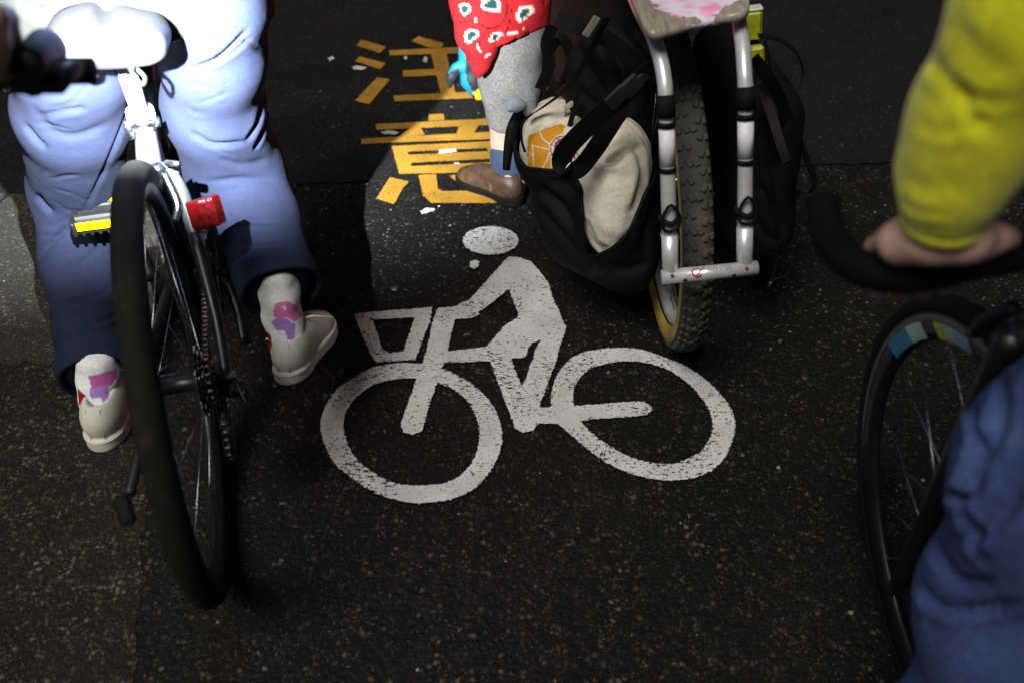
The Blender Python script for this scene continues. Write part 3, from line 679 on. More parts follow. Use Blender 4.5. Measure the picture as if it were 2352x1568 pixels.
def hrack():
    for s in (-1, 1):
        x = s*TW
        t = tube('rack_tube', [(x, -.395, .40), (x, -.372, .52), (x, -.345, .655), (x*1.0, -.325, .705), (x*1.08, -.27, .742), (x*1.22, -.15, .755), (x*1.32, .30, .757), (x*1.3, .75, .757)], [.0122]*2+[.0118]*6, M_alu, B2, n=18, sm=6)
        tube('sleeve', [(x, -.398, .385), (x, -.383, .462)], 0.0134, M_alu, t, n=18)
        tube('sticker', [(x, -.3615, .575), (x, -.3505, .632)], .0126, M_sticker, t, n=18)
        for a, b in ((.566, .573), (.636, .644)): tube('elastic_band', [(x, -.3645+(a-.566)*.2, a), (x, -.3632+(a-.566)*.2, b)], .0138, M_strap, t, n=16)
        tube('strap_band', [(x, -.3495, .650), (x, -.337, .682)], .0145, M_strap, t, n=16)
        # small triangular elastic tied round the tube
        tube('elastic_tie', [(x-.013, -.394, .500), (x, -.3935, .522), (x+.014, -.394, .500), (x+.010, -.396, .478), (x-.010, -.396, .478)], .0028, M_strap, t, n=6, sm=3, closed=True)
        tube('elastic_tie', [(x-.015, -.382, .493), (x, -.397, .489), (x+.015, -.382, .493), (x, -.365, .497)], .0045, M_strap, t, n=8, sm=4, closed=True)
    br = tube('foot_bar', [(-TW-.016, -.402, .392), (TW+.020, -.402, .392)], .0122, M_alu, B2, n=20)
    for s in (-1, 1): tube('bar_hole', [(s*.040, -.4150, .390), (s*.040, -.412, .390)], .0034, M_plastic, br, n=12)
    for s in (-1, 1): tube('rust_hole', [(s*TW, -.4140, .4005), (s*TW, -.410, .399)], .0030, M_rust, br, n=10)
    fc = bpy.data.curves.new('t', 'FONT'); fc.body = 'NO STEP'; fc.size = .0098; fc.align_x = 'LEFT'; fc.extrude = .0002
    to = bpy.data.objects.new('t', fc); COL.objects.link(to); bpy.context.view_layer.update()
    me = bpy.data.meshes.new_from_object(to.evaluated_get(bpy.context.evaluated_depsgraph_get())); bpy.data.objects.remove(to)
    V = np.array([v.co[:] for v in me.vertices]); ang = .70+V[:, 1]/.0122; rr = .0124+V[:, 2]*1
    V2 = np.stack([-.002+V[:, 0], -.402-np.cos(ang)*rr, .392+np.sin(ang)*rr], 1)
    mesh('lettering', V2, [tuple(p.vertices) for p in me.polygons], M_letter, br, False); bpy.data.meshes.remove(me)
    A = np.linspace(.6, 5.6, 22); R = .0068; sw = np.stack([-.020+np.cos(A)*R*1.2, np.sin(A)*R], 1); ang = .62+.2+sw[:, 1]/.0122
    pts = np.stack([sw[:, 0], -.402-np.cos(ang)*.0124, .392+np.sin(ang)*.0124], 1); tube('logo', pts, np.linspace(.0006, .0022, 22), M_pink, br, n=6)
    pts = np.stack([-.022+np.linspace(0, .015, 8), np.zeros(8), np.zeros(8)], 1); an = .62+np.linspace(-.3, .9, 8); pts[:, 1] = -.402-np.cos(an)*.0124; pts[:, 2] = .392+np.sin(an)*.0124
    tube('logo', pts, .0011, M_pink, br, n=6)
M_sticker = simple('scuffed_white_sticker', (.74, .72, .76), .5, var=.15, vs=60, dirt=((.55, .5, .6), 90, .56, .7))
M_rust = simple('rust', (.16, .05, .015), .9, var=.4, vs=300)
M_letter = simple('grey_print', (.16, .16, .18), .6)
M_pink = simple('pink_print', (.45, .02, .10), .5)
hrack()
tube('hanger_rail', [(-.07, -.1, .36), (-.075, -.02, .34), (-.06, .3, .30)], .008, M_blackpaint, B2, n=12, sm=4)
tube('hanger_rail', [(.07, -.1, .36), (.075, -.02, .34), (.06, .3, .30)], .008, M_blackpaint, B2, n=12, sm=4)
tube('cross_brace', [(-.1, .05, .745), (.1, .05, .745)], .009, M_blackpaint, B2)
for s in (-1, 1):
    tube('seat_stay', [(s*.03, .42, .62), (s*.065, 0, .345)], .009, M_blackpaint, B2); tube('chain_stay', [(s*.03, .40, .29), (s*.068, 0, .338)], .010, M_blackpaint, B2)
tube('seat_tube', [(0, .42, .28), (0, .40, .80)], .017, M_blackpaint, B2)
# deck: worn board lying on the rack tubes
def deck():
    n = 40; outl = []
    for t in np.linspace(0, 2*math.pi, 120, endpoint=False):
        c, s = math.cos(t), math.sin(t); e = .22
        outl.append((.088*math.copysign(abs(c)**e, c)*(1+.04*s)-.006, .42*math.copysign(abs(s)**.12, s)+.11))
    outl = np.array(outl); rear = np.clip(-(outl[:, 1]+.18)/.12, 0, 1)
    outl[:, 1] += rear*(.014*np.cos(outl[:, 0]*30)+.25*outl[:, 0])
    ctr = np.array([0, .11]); rings = [1.0, .985, .9, .75, .55, .3, .08]; V = []; Fc = []
    zt = lambda x, y: .788+.018*(x/.088)**2*.5-.012*np.clip((-.18-y)/.13, 0, 1)**2
    K = len(outl)
    for kk, k in enumerate(rings):
        Q = ctr+(outl-ctr)*k; V += [(x, y, zt(x, y)-(.003 if kk == 0 else 0)) for x, y in Q]
    V += [(x, y, zt(x, y)-.013) for x, y in outl]; V += [(x, y, zt(x, y)-.016) for x, y in ctr+(outl-ctr)*.97]
    R = len(rings)
    for j in range(R-1):
        for i in range(K): l = (i+1) % K; Fc.append((j*K+i, j*K+l, (j+1)*K+l, (j+1)*K+i))
    Fc.append(tuple((R-1)*K+i for i in range(K)))
    for i in range(K): l = (i+1) % K; Fc += [(i, R*K+i, R*K+l, l), (R*K+i, (R+1)*K+i, (R+1)*K+l, R*K+l)]
    Fc.append(tuple((R+1)*K+i for i in range(K))[::-1])
    o = mesh('deck_board', V, Fc, M_deck, B2, True); return o
def deck_mat():
    m, nt, b = new_mat('worn_deck'); co = obco(nt)
    g = noise(nt, co, 30, 6, .7, (6, .8, 1)); c = mixc(nt, ramp(nt, g.outputs[0], [(.3, 0), (.7, 1)]).outputs[0], (.20, .16, .115), (.42, .38, .31))
    n2 = noise(nt, co, 55, 5, .8); c = mixc(nt, ramp(nt, n2.outputs[0], [(.58, 0), (.7, .7)]).outputs[0], c, (.10, .085, .06))
    # torn sticker: white and pink print on bare wood
    sx = N(nt, 'ShaderNodeSeparateXYZ'); L(nt, co, sx.inputs[0])
    w = noise(nt, co, 42, 4, .75); dx = mathn(nt, 'DIVIDE', mathn(nt, 'SUBTRACT', sx.outputs[0], .0), .075); dy = mathn(nt, 'DIVIDE', mathn(nt, 'SUBTRACT', sx.outputs[1], -.20), .10)
    r = mathn(nt, 'ADD', mathn(nt, 'MULTIPLY', dx, dx), mathn(nt, 'MULTIPLY', dy, dy)); r = mathn(nt, 'ADD', r, mathn(nt, 'MULTIPLY', mathn(nt, 'SUBTRACT', w.outputs[0], .5), 1.9))
    st = ramp(nt, r, [(.86, 1), (.93, 0)]).outputs[0]
    w2 = noise(nt, co, 16, 2, .5); pc = ramp(nt, w2.outputs[0], [(.36, (.95, .32, .55)), (.47, (.85, .80, .92)), (.58, (.90, .55, .75)), (.66, (.85, .3, .15))]).outputs[0]
    c = mixc(nt, st, c, pc); L(nt, c, b.inputs['Base Color']); b.inputs['Roughness'].default_value = .3; b.inputs['Coat Weight'].default_value = .4
    bump(nt, b, n2.outputs[0], .4, .001); return m
M_deck = deck_mat(); deck()

# --- bicycle at the right edge
B3 = bike('road_bicycle', 'black bicycle at the right edge with drop-end handlebar and blue-green rim stickers', .591, .813, 4.2, 5.5)
# its front wheel stands at the local origin, the frame runs back (negative y)
w3 = wheel(B3, 'front_wheel', (0, 0, .335), .335, .028, M_rubber, M_blackpaint, .034, .022, 20, M_steel, M_blackpaint, spoke_r=.0014, hub_w=.1)
M_cy = simple('blue_sticker', (.0, .20, .34), .4); M_wh = simple('pale_sticker', (.45, .60, .52), .4); M_ye = simple('yellow_sticker', (.55, .62, .02), .4); M_lb = simple('light_blue_sticker', (.35, .55, .68), .4)
def rim_sticker(a0, a1, m):
    r0 = .335-.028*.86; x = -.0116; pr = [(r0-.009, x-.0012), (r0-.034*.5, x+.0004), (r0-.031, x+.0055)]
    V, Fc = revolve(pr, (0, 0, .335), n=10, a0=rad(a0), a1=rad(a1)); mesh('rim_sticker', V, Fc, m, w3, True)
V, Fc = revolve([(.335-.028*.86-.0005, -.0117), (.335-.028*.86-.0075, -.0121)], (0, 0, .335), n=96); mesh('brake_track', V, Fc, M_chain, w3)
for a0, a1, m in ((27, 40, M_cy), (40.1, 50, M_wh), (57, 62, M_ye), (62.1, 68, M_wh), (68.1, 74, M_lb)): rim_sticker(a0, a1, m)
bpy.context.view_layer.update()
def toL(b, pts):
    M = (Matrix.Translation(b.location) @ b.rotation_euler.to_matrix().to_4x4()).inverted(); return [np.array(M @ Vector(p)) for p in pts]
for s in (-1, 1): tube('fork_blade', [(s*.052, -.055, .745), (s*.060, -.036, .60), (s*.068, -.018, .46), (s*.074, .0, .315)], [.0155, .0145, .013, .0115], M_blackpaint, B3, n=12, sm=5)
tube('fork_crown', [(-.054, -.055, .738), (.054, -.055, .738)], .017, M_blackpaint, B3)
tube('head_tube', [(0, -.048, .73), (0, -.075, .84)], .021, M_blackpaint, B3)
tube('quick_release', [(-.062, 0, .335), (-.075, 0, .335), (-.078, .01, .30), (-.076, .015, .27)], [.011, .008, .006, .005], M_blackpaint, B3, sm=4)
tube('top_tube', [(0, -.075, .80), (0, -.60, .79)], .016, M_blackpaint, B3); tube('down_tube', [(0, -.06, .745), (0, -.62, .29)], .02, M_blackpaint, B3)
tube('seat_tube', [(0, -.62, .29), (0, -.76, .86)], .017, M_blackpaint, B3)
mesh('brake', *join([box_vf((0, -.02, .725), (.05, .03, .03), None, .008), tube_vf([(-.02, .0, .73), (-.036, .02, .70), (-.030, .045, .665)], .008, 8, 4), tube_vf([(.02, .0, .73), (.036, .02, .70), (.030, .045, .665)], .008, 8, 4)]), M_plastic, B3)
H3 = [px(1888, 462, z=.872), px(1893, 500, z=.864), px(1912, 555, z=.855), px(1960, 606, z=.850), px(2040, 630, z=.850), px(2130, 628, z=.853), px(2230, 605, z=.856)]
H3 = toL(B3, H3); tip = H3[-1]; H3 += [tip*.4+np.array([-.02, -.085, .862])*.6, (0, -.085, .862), (.15, -.085, .86), (.24, -.085, .85), (.28, -.05, .85), (.285, .04, .86)]
hb = tube('handlebar', H3, .0152, M_tape, B3, n=16, sm=6)
tube('stem', [(0, -.075, .84), (0, -.082, .862)], .02, M_blackpaint, B3)

# ------------------------------------------------------------------ people
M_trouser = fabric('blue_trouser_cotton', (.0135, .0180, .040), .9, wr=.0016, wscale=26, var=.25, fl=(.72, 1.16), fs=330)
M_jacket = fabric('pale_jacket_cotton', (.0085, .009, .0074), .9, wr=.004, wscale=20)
M_sock = fabric('printed_sock', (1, 1, 1), .9, attr=True, weave=600, wr=.004, wscale=40, var=.08)
M_shoe = simple('off_white_canvas', (.60, .585, .50), .75, var=.12, vs=40, bumpd=.0004, bs_=900, dirt=((.3, .28, .22), 35, .62, .4))
M_sole = simple('off_white_rubber', (.62, .605, .53), .6, var=.15, vs=40, dirt=((.25, .23, .19), 40, .58, .5))
M_skin = simple('skin', (.52, .32, .245), .5, var=.12, vs=40, bumpd=.0006, bs_=300)
M_skin.node_tree.nodes['Principled BSDF'].inputs['Subsurface Weight'].default_value = .12
M_skin.node_tree.nodes['Principled BSDF'].inputs['Subsurface Radius'].default_value = (.008, .003, .002)

def shoe(parent, heel, yaw, base, tilt=0, canvas=None, sole=None, scale=1.0, laces=True, roll=0):
    """low sneaker; local: y from heel to toe, z up; heel = world point under the heel's back"""
    M = rotm('Z', yaw)@rotm('X', tilt)@rotm('Y', roll)*scale
    foot = lambda P: smin(smin(ell(P[..., :2], (0, .042), (.034, .044)), ell(P[..., :2], (.002, .11), (.034, .07)), .03), ell(P[..., :2], (-.002, .188), (.044, .062)), .04)
    def fu(P):
        d = smin(smin(ell(P, (0, .047, .052), (.035, .047, .047)), ell(P, (0, .11, .045), (.034, .085, .047)), .03), ell(P, (-.002, .188, .026), (.041, .06, .034)), .035)
        op = ell(P, (0, .062, .118), (.026, .046, .046)); d = smax(d, -op, .006)
        return smax(d, .014-P[..., 2], .003)
    def fs(P):
        return smax(foot(P)-.002+.02*np.clip(.0-P[..., 2], 0, 1), np.abs(P[..., 2]-.0145)-.0145, .004)
    V, Fc = surf(fu, (-.055, -.01, .005), (.055, .26, .115), .0032, 1)
    sh = mesh('shoe', V@M.T+heel, Fc, canvas or M_shoe, parent, base=base)
    V, Fc = surf(fs, (-.06, -.015, -.008), (.06, .265, .04), .0034, 1); mesh('sole', V@M.T+heel, Fc, sole or M_sole, sh, base=base)
    rb = [(.0345*math.sin(a)*1.06+0, .0425-.0455*math.cos(a), .0235) for a in np.linspace(-1.5, 1.5, 15)]
    mesh('foxing_stripe', *tube_vf(np.array(rb)@M.T+heel, .0016, 6), sole or M_sole, sh, base=base)
    hs = [(.0125*s, .0008+.0012*abs(s), z) for s, z in ((-1, .03), (-1, .06), (-1, .082))]
    for s in (-1, 1):
        p = [(.0125*s, .0042+max(0, (z-.06))*.45, z) for z in (.03, .045, .06, .075, .088)]
        mesh('heel_seam', *tube_vf(np.array(p)@M.T+heel, .0011, 5), canvas or M_shoe, sh, base=base)
    if laces:
        for k, y in enumerate((.118, .134, .15)):
            p = [(-.02, y, .082-k*.006), (0, y+.003, .0915-k*.0085), (.02, y, .082-k*.006)]
            mesh('lace', *tube_vf(np.array(p)@M.T+heel, .0024, 6, 4), M_sole, sh, base=base)
        p = [(.008, .115, .094), (.03, .118, .10), (.05, .135, .09), (.062, .15, .082)]
        mesh('lace', *tube_vf(np.array(p)@M.T+heel, .0018, 6, 4), M_sole, sh, base=base)
    return sh
c2 = lambda L_: [((x/2.977), 459.4+y/2.977) for x, y in L_]

# --- rider of the left bicycle, seen from behind, left foot on the road, right foot on the pedal
base1 = np.array([-.64, 1.5, 0])
P1 = thing('person', 'person in blue rolled-up trousers and white sneakers standing over the left bicycle', 'person', base1)
LL = [px(190, -110, Y=1.44), px(168, 20, Y=1.46), px(163, 130, Y=1.50), px(166, 260, Y=1.58), px(176, 430, Y=1.73), px(194, 600, Y=1.69), px(212, 760, Y=1.575), px(222, 862, Y=1.475)]
LR = [.088, .088, .089, .090, .086, .080, .067, .058]
RL = [px(470, -120, Y=1.44), px(486, 0, Y=1.46), px(490, 120, Y=1.50), px(492, 250, Y=1.57), px(538, 390, Y=1.64), px(590, 510, Y=1.57), px(620, 600, Y=1.49), px(640, 668, Y=1.43)]
RR = [.082, .080, .078, .080, .085, .075, .064, .056]
def trousers():
    def fn(P):
        Q = P.copy()
        d = smin(chain(P, LL, LR, .03), chain(P, RL, RR, .03), .03)
        pel = ell(P, (-.575, 1.50, .97), (.19, .135, .13)); d = smin(d, pel, .05)
        d = d+.0022*vnoise(P, 24, 1)+.001*vnoise(P, 70, 2)
        for c, r in ((LL, LR), (RL, RR)):
            ax = c[-1]-c[-2]; ax = ax/np.linalg.norm(ax); t = (P-c[-1])@ax; dist = np.linalg.norm(P-c[-1], axis=-1)
            d = np.where(dist < .16, smax(d, t, .006), d)
        return smax(d, P[..., 2]-1.05, .01)
    V, Fc = surf(fn, (-.95, 1.32, .06), (-.30, 1.90, 1.08), .0058, 2)
    lines = [([(328, 165), (302, 235), (268, 325), (232, 408), (182, 508)], .010, 7, .5), ([(90, 592), (130, 545), (178, 492)], .006, 9, .5),
     ([(84, 446), (100, 470), (122, 492)], .012, 9, .4), ([(98, 574), (162, 532), (250, 500)], .007, 12, .5), ([(141, 700), (190, 688), (250, 672)], .008, 8, .5), ([(150, 722), (204, 716)], .006, 9, .4),
     ([(56, 286), (80, 318), (108, 345)], .009, 10, .4), ([(91, 270), (148, 256), (200, 251)], .007, 11, .5), ([(70, 240), (120, 300), (180, 312), (260, 280)], .006, 14, .5), ([(120, 640), (180, 610), (240, 560)], .005, 12, .4),
     ([(437, 163), (504, 134), (573, 66)], .012, 8, .5), ([(470, 160), (531, 126), (580, 80)], .006, 7, .4), ([(566, 328), (592, 286), (600, 250)], .014, 7, .4), ([(437, 302), (487, 333), (570, 328)], .009, 9, .5), ([(585, 345), (598, 320), (604, 300)], .012, 6, .3),
     ([(470, 422), (560, 412), (640, 417)], .006, 10, .5), ([(537, 522), (588, 510), (632, 512)], .009, 7, .5), ([(520, 498), (560, 505), (600, 502)], .007, 6, .4), ([(500, 365), (560, 380), (620, 365)], .005, 12, .4), ([(540, 560), (600, 552), (660, 556)], .006, 9, .4), ([(300, 232), (315, 200), (332, 172)], .008, 10, .4)]
    rr_ = np.random.default_rng(5)
    for c_, n_ in ((LL, 26), (RL, 22)):
        Pc = spline(proj(np.array(c_)), 8)
        for _ in range(n_):
            q = Pc[rr_.integers(8, len(Pc)-2)]+rr_.normal(size=2)*(48, 14); a_ = rr_.normal(-.35 if c_ is LL else .1, .38); l_ = rr_.uniform(18, 55); dv = np.array([math.cos(a_), math.sin(a_)])*l_
            lines.append(([q-dv, q+rr_.normal(size=2)*5, q+dv], rr_.uniform(.0016, .004), rr_.uniform(4, 8), .8))
    lines = [(p_, d_*.7, w_*.66, r_*.35) for p_, d_, w_, r_ in lines]
    V = creases(V, Fc, lines)
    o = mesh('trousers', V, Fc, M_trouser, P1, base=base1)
    for nm, c, r in (('left', LL, LR), ('right', RL, RR)):
        a, b = c[-1], c[-2]; ax = a-b; ax = ax/np.linalg.norm(ax); rr = r[-1]
        def fc(P, a=a, ax=ax, rr=rr, nm=nm):
            t = (P-a)@ax; rd = np.linalg.norm(P-a-t[..., None]*ax, axis=-1)
            w = rr+.007-.10*np.clip(t, -1, 0)*.6+.005*vnoise(P, 40, 5)
            if nm == 'right': w = w+.006*np.clip((P[..., 0]-a[0])*18, 0, 1)
            return smax(np.abs(rd-w)-.0045, np.abs(t+.026)-.032, .004)
        V, Fc = surf(fc, a-.105, a+.105, .0046, 1); cu = mesh('cuff', V, Fc, M_trouser, o, base=base1)
trousers()
def jacket():
    pts = np.array([(-.592, 1.515, .58), (-.592, 1.515, .80), (-.595, 1.56, .98), (-.60, 1.68, 1.18), (-.60, 1.75, 1.28)]); rs = [.168, .168, .163, .155, .12]
    S = np.array([.80, 1.06, 1.0]); Si = 1/S
    p0, pa, pb_ = px(605, 46, Y=1.50), px(70, 200, Y=1.50), px(470, 80, Y=1.42); nrm = np.cross(pa-p0, pb_-p0); nrm = nrm/np.linalg.norm(nrm); nrm = nrm if nrm[2] > 0 else -nrm
    def fn(P):
        d = chain(P*S, pts*S, rs, .05)*.95+.006*vnoise(P, 18, 3)+.003*vnoise(P, 50, 4)
        sh = smax(d, -(d+.022), .003)
        return smax(sh, -((P-p0)@nrm), .003)
    V, Fc = surf(fn, (-.90, 1.25, .48), (-.28, 1.98, 1.43), .0085, 1)
    V = creases(V, Fc, [([(430, 20), (470, 60), (500, 80)], .006, 10, .5), ([(520, 10), (560, 40), (600, 30)], .008, 10, .5), ([(40, 10), (120, 30), (240, 12)], .01, 10, .5)])
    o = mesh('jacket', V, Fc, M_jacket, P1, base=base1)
    Q = proj(V); 
    # stitched hem band
    t = ((V-p0)@nrm)
jacket()
PINK, PURP, REDC, WHT = (.62, .16, .34), (.36, .20, .50), (.30, .012, .02), (.74, .75, .74)
ra, la = px(652, 762, Y=1.468), px(232, 955, Y=1.405)
def sock(c, r, polys, n):
    lo, hi = bounds(c, .07)
    V, Fc = surf(lambda P: chain(P, c, r, .01)+.0022*np.sin((P-c[0])@np.array([6., 4, 150]))*np.clip(1.1-np.linalg.norm(P-c[0], axis=-1)*9, 0.15, 1)+.0012*vnoise(P, 90, 8), lo, hi, .0025, 1)
    mesh('sock', V, Fc, M_sock, P1, base=base1, cols=paint(V, Fc, WHT, polys))
sock([px(640, 655, Y=1.43), px(646, 720, Y=1.405), px(664, 790, Y=1.375), px(690, 825, Y=1.42)], [.036, .033, .033, .028],
     [(c2([(1875, 720), (1900, 700), (1960, 692), (2030, 720), (2068, 790), (2010, 838), (1960, 802), (1910, 812), (1865, 795)]), PINK), (c2([(1855, 835), (1885, 810), (1920, 803), (1960, 812), (2022, 850), (2018, 955), (1960, 952), (1955, 905), (1935, 890), (1890, 892)]), PURP), (c2([(1790, 870), (1850, 925), (1862, 990), (1842, 1050), (1800, 1000)]), REDC), (c2([(1930, 735), (1950, 725), (1960, 745), (1940, 760)]), WHT)], 0)
sock([px(224, 848, Y=1.464), px(226, 900, Y=1.44), px(232, 960, Y=1.405), px(240, 985, Y=1.44)], [.040, .036, .033, .03],
     [(c2([(605, 1200), (700, 1180), (800, 1150), (800, 1215), (760, 1262), (700, 1290), (625, 1282)]), (.42, .09, .30)), (c2([(610, 1285), (740, 1262), (752, 1390), (738, 1442), (708, 1405), (692, 1352), (622, 1352)]), PURP), (c2([(530, 1285), (592, 1340), (602, 1400), (575, 1445), (540, 1390)]), REDC)], 0)
hr = px(655, 884, Y=1.315); shoe(P1, hr, rad(-11), base1, rad(-6), scale=.83, roll=rad(-3))
hl = px(233, 1038, z=0.001); shoe(P1, hl, rad(2), base1, 0, scale=1.02)

# --- rider of the cargo bicycle: only one leg shows
M_grey = fabric('grey_marl_jersey', (.175, .168, .155), .95, weave=350, wr=.004, wscale=20, var=.25, fl=(.5, 1.35), fs=210)
def marl():
    nt = M_grey.node_tree
marl()
M_denim2 = fabric('blue_denim_sock', (.045, .065, .11), .95, weave=700, wr=.003, wscale=30)
M_frayed = fabric('frayed_pale_fabric', (.30, .30, .29), 1, weave=300, wr=.004, wscale=120)
M_brown = simple('brown_leather', (.075, .042, .022), .5, var=.5, vs=45, dirt=((.28, .24, .20), 25, .60, .6))
M_redcloth = fabric('red_printed_cloth', (1, 1, 1), .9, attr=True, wr=.004, wscale=22, var=.1)
YL = 2.36; base2 = np.array([-.01, YL, 0])
P2 = thing('person', 'person in red patterned cloth and grey cropped leggings riding the cargo bicycle', 'person', base2)
sk = [px(1178, 60, Y=YL), px(1178, 180, Y=YL), px(1175, 270, Y=YL), px(1175, 330, Y=YL), px(1172, 395, Y=YL-.02), px(1168, 430, Y=YL-.03), px(1120, 448, Y=YL-.01)]
lo, hi = bounds(sk, .1)
V, Fc = surf(lambda P: chain(P, sk, [.062, .060, .054, .048, .040, .036, .03], .03), lo, hi, .005, 1); mesh('leg', V, Fc, M_skin, P2, base=base2)
gl = [px(1180, -160, Y=YL+.03), px(1178, -20, Y=YL+.01), px(1176, 90, Y=YL-.01), px(1174, 180, Y=YL), px(1173, 288, Y=YL)]
def fgrey(P):
    d = chain(P, gl, [.10, .092, .080, .074, .060], .04)+.003*vnoise(P, 30, 11)+.0015*vnoise(P, 90, 12)
    ax = gl[-1]-gl[-2]; ax = ax/np.linalg.norm(ax); return smax(d, (P-gl[-1])@ax, .004)
lo, hi = bounds(gl, .11); V, Fc = surf(fgrey, lo, hi, .0065, 1); mesh('leggings', V, Fc, M_grey, P2, base=base2)
dn = [px(1175, 316, Y=YL), px(1174, 360, Y=YL-.01), px(1172, 405, Y=YL-.02)]
def fden(P):
    ax = dn[-1]-dn[0]; ax = ax/np.linalg.norm(ax); t = (P-dn[0])@ax; d = chain(P, [dn[0]-ax*.05, dn[1], dn[2]+ax*.05], [.052, .050, .05], .02)+.002*vnoise(P, 70, 13)
    return smax(smax(d, -t, .004), (P-dn[-1])@ax-.004*np.sin(P[..., 0]*260), .003)
lo, hi = bounds(dn, .08); V, Fc = surf(fden, lo, hi, .005, 1); so = mesh('sock', V, Fc, M_denim2, P2, base=base2)
ax = (dn[-1]-dn[0]); ax /= np.linalg.norm(ax); ring = [dn[-1]+np.array([.051*math.cos(a), .051*math.sin(a), 0])+ax*.004*random.uniform(-1, 1) for a in np.linspace(0, 6.283, 40, endpoint=False)]
mesh('frayed_hem', *tube_vf(ring, RNG.uniform(.004, .0085, 40), 6, 0, True), M_frayed, so, base=base2)
hb2 = px(1195, 474, z=.002)
shoe(P2, hb2, rad(48), base2, 0, M_brown, M_rubber, .88, laces=False)
# red cloth hanging over the thigh down to a point
def redcloth():
    c = [px(1150, -260, Y=YL+.05), px(1150, -110, Y=YL+.02), px(1150, 0, Y=YL), px(1160, 120, Y=YL-.02)]
    a, b, e = px(1255, 62, Y=YL-.08), px(1105, 128, Y=YL-.08), px(1255, 62, Y=YL+.2)
    n1 = np.cross(b-a, e-a); n1 /= np.linalg.norm(n1); n1 = n1 if n1[2] > 0 else -n1
    def fn(P):
        d = chain(P*np.array([1, .9, 1]), np.array(c)*np.array([1, .9, 1]), [.125, .118, .108, .098], .05)+.006*vnoise(P, 26, 14)+.004*np.sin(P[..., 0]*60+P[..., 2]*25)
        sh = smax(d, -(d+.008), .002); return smax(sh, -((P-a)@n1), .003)
    lo, hi = bounds(c, .15); V, Fc = surf(fn, lo, hi, .006, 1)
    cz = lambda L_: [((800+x/2.8)/1.0884, (y/2.8)/1.0884) for x, y in L_]
    WH, GR, RD, DK = (.50, .47, .39), (.010, .045, .042), (.36, .011, .014), (.07, .004, .006)
    def eye(cx, cy, rx, ry, an):
        f = lambda k: [(cx+k*(rx*math.cos(t)*math.cos(an)-ry*(math.sin(t)+.25*math.cos(2*t))*math.sin(an)), cy+k*(rx*math.cos(t)*math.sin(an)+ry*(math.sin(t)+.25*math.cos(2*t))*math.cos(an))) for t in np.linspace(0, 6.283, 24, endpoint=False)]
        return [(cz(f(1)), WH), (cz(f(.62)), GR)]
    pl = []
    for q in ((1010, 65, 45, 40, 1.2), (1195, 35, 72, 58, .1), (1435, 95, 72, 42, -.7), (1060, 255, 58, 40, -.7), (1228, 262, 52, 24, -.7)): pl += eye(*q)
    for q in ((1330, -90, 70, 50, .5), (1080, -120, 70, 50, .8), (1460, -60, 50, 40, .2)): pl += eye(*q)
    for ln in ([(970, 160), (1090, 150), (1180, 205), (1290, 150), (1310, 20)], [(1180, 205), (1130, 270), (1110, 340)], [(1340, 60), (1330, 150), (1300, 230)]):
        Lp = spline(ln, 6); T = np.gradient(Lp, axis=0); T /= np.linalg.norm(T, axis=1)[:, None]; nn = np.stack([-T[:, 1], T[:, 0]], 1)*6; pl.append((cz(list(map(tuple, Lp+nn))+list(map(tuple, (Lp-nn)[::-1]))), DK))
    pl += [(cz([(1300, 235), (1440, 195), (1420, 215), (1330, 250)]), WH), (cz([(1080, 115), (1105, 160), (1080, 165)]), WH), (cz([(1100, 290), (1115, 345), (1140, 365), (1120, 370), (1095, 330)]), WH), (cz([(1150, 400), (1195, 370), (1190, 385), (1155, 415)]), WH)]
    o = mesh('red_cloth', V, Fc, M_redcloth, P2, base=base2, cols=paint(V, Fc, RD, pl))
    # the tied corner that hangs down in front of the knee
    tri = [px(1052, 40, Y=YL-.115), px(1062, 100, Y=YL-.125), px(1085, 140, Y=YL-.128), px(1100, 178, Y=YL-.12)]
    def f2(P): return smin(chain(P, [px(1120, 60, Y=YL-.09), px(1108, 110, Y=YL-.10), px(1103, 150, Y=YL-.10), px(1099, 176, Y=YL-.10)], [.052, .034, .018, .006], .02)+.003*vnoise(P, 60, 15), chain(P, [px(1090, 30, Y=YL-.075), px(1088, 80, Y=YL-.08)], [.05, .045], .02), .02)
    lo, hi = bounds([px(1120, 20, Y=YL-.09), px(1099, 182, Y=YL-.10)], .09); V, Fc = surf(f2, lo, hi, .0045, 1); mesh('cloth_corner', V, Fc, M_redcloth, o, base=base2, cols=paint(V, Fc, RD, pl))
redcloth()
# --- rider at the right edge: sleeve, hand, thigh
M_yellow_k = fabric('yellow_green_fleece', (.66, .64, .014), .95, weave=420, wr=.0015, wscale=22, var=.25, sheen=.2, fl=(.70, 1.2), fs=140)
M_jeans = fabric('worn_blue_jeans', (.058, .088, .225), .85, weave=1100, wr=.002, wscale=40, var=.45, blot=((.17, .22, .38), 16, .56, .4), fl=(.6, 1.3), fs=240)
base3 = np.array([.5, .5, 0])
P3 = thing('person', 'person in yellow-green sleeve and blue jeans gripping the black handlebar', 'person', base3)
Wt = np.array([.328, .648, .905]); K = [(.303, .684, .876), (.321, .691, .879), (.340, .692, .880), (.358, .688, .878)]
yb = lambda x: float(np.interp(x, [px(1960, 606, z=.85)[0], px(2040, 630, z=.85)[0], px(2130, 628, z=.853)[0], px(2230, 605, z=.856)[0]], [px(1960, 606, z=.85)[1], px(2040, 630, z=.85)[1], px(2130, 628, z=.853)[1], px(2230, 605, z=.856)[1]]))
zb = lambda x: float(np.interp(x, [.28, .40], [.850, .856]))
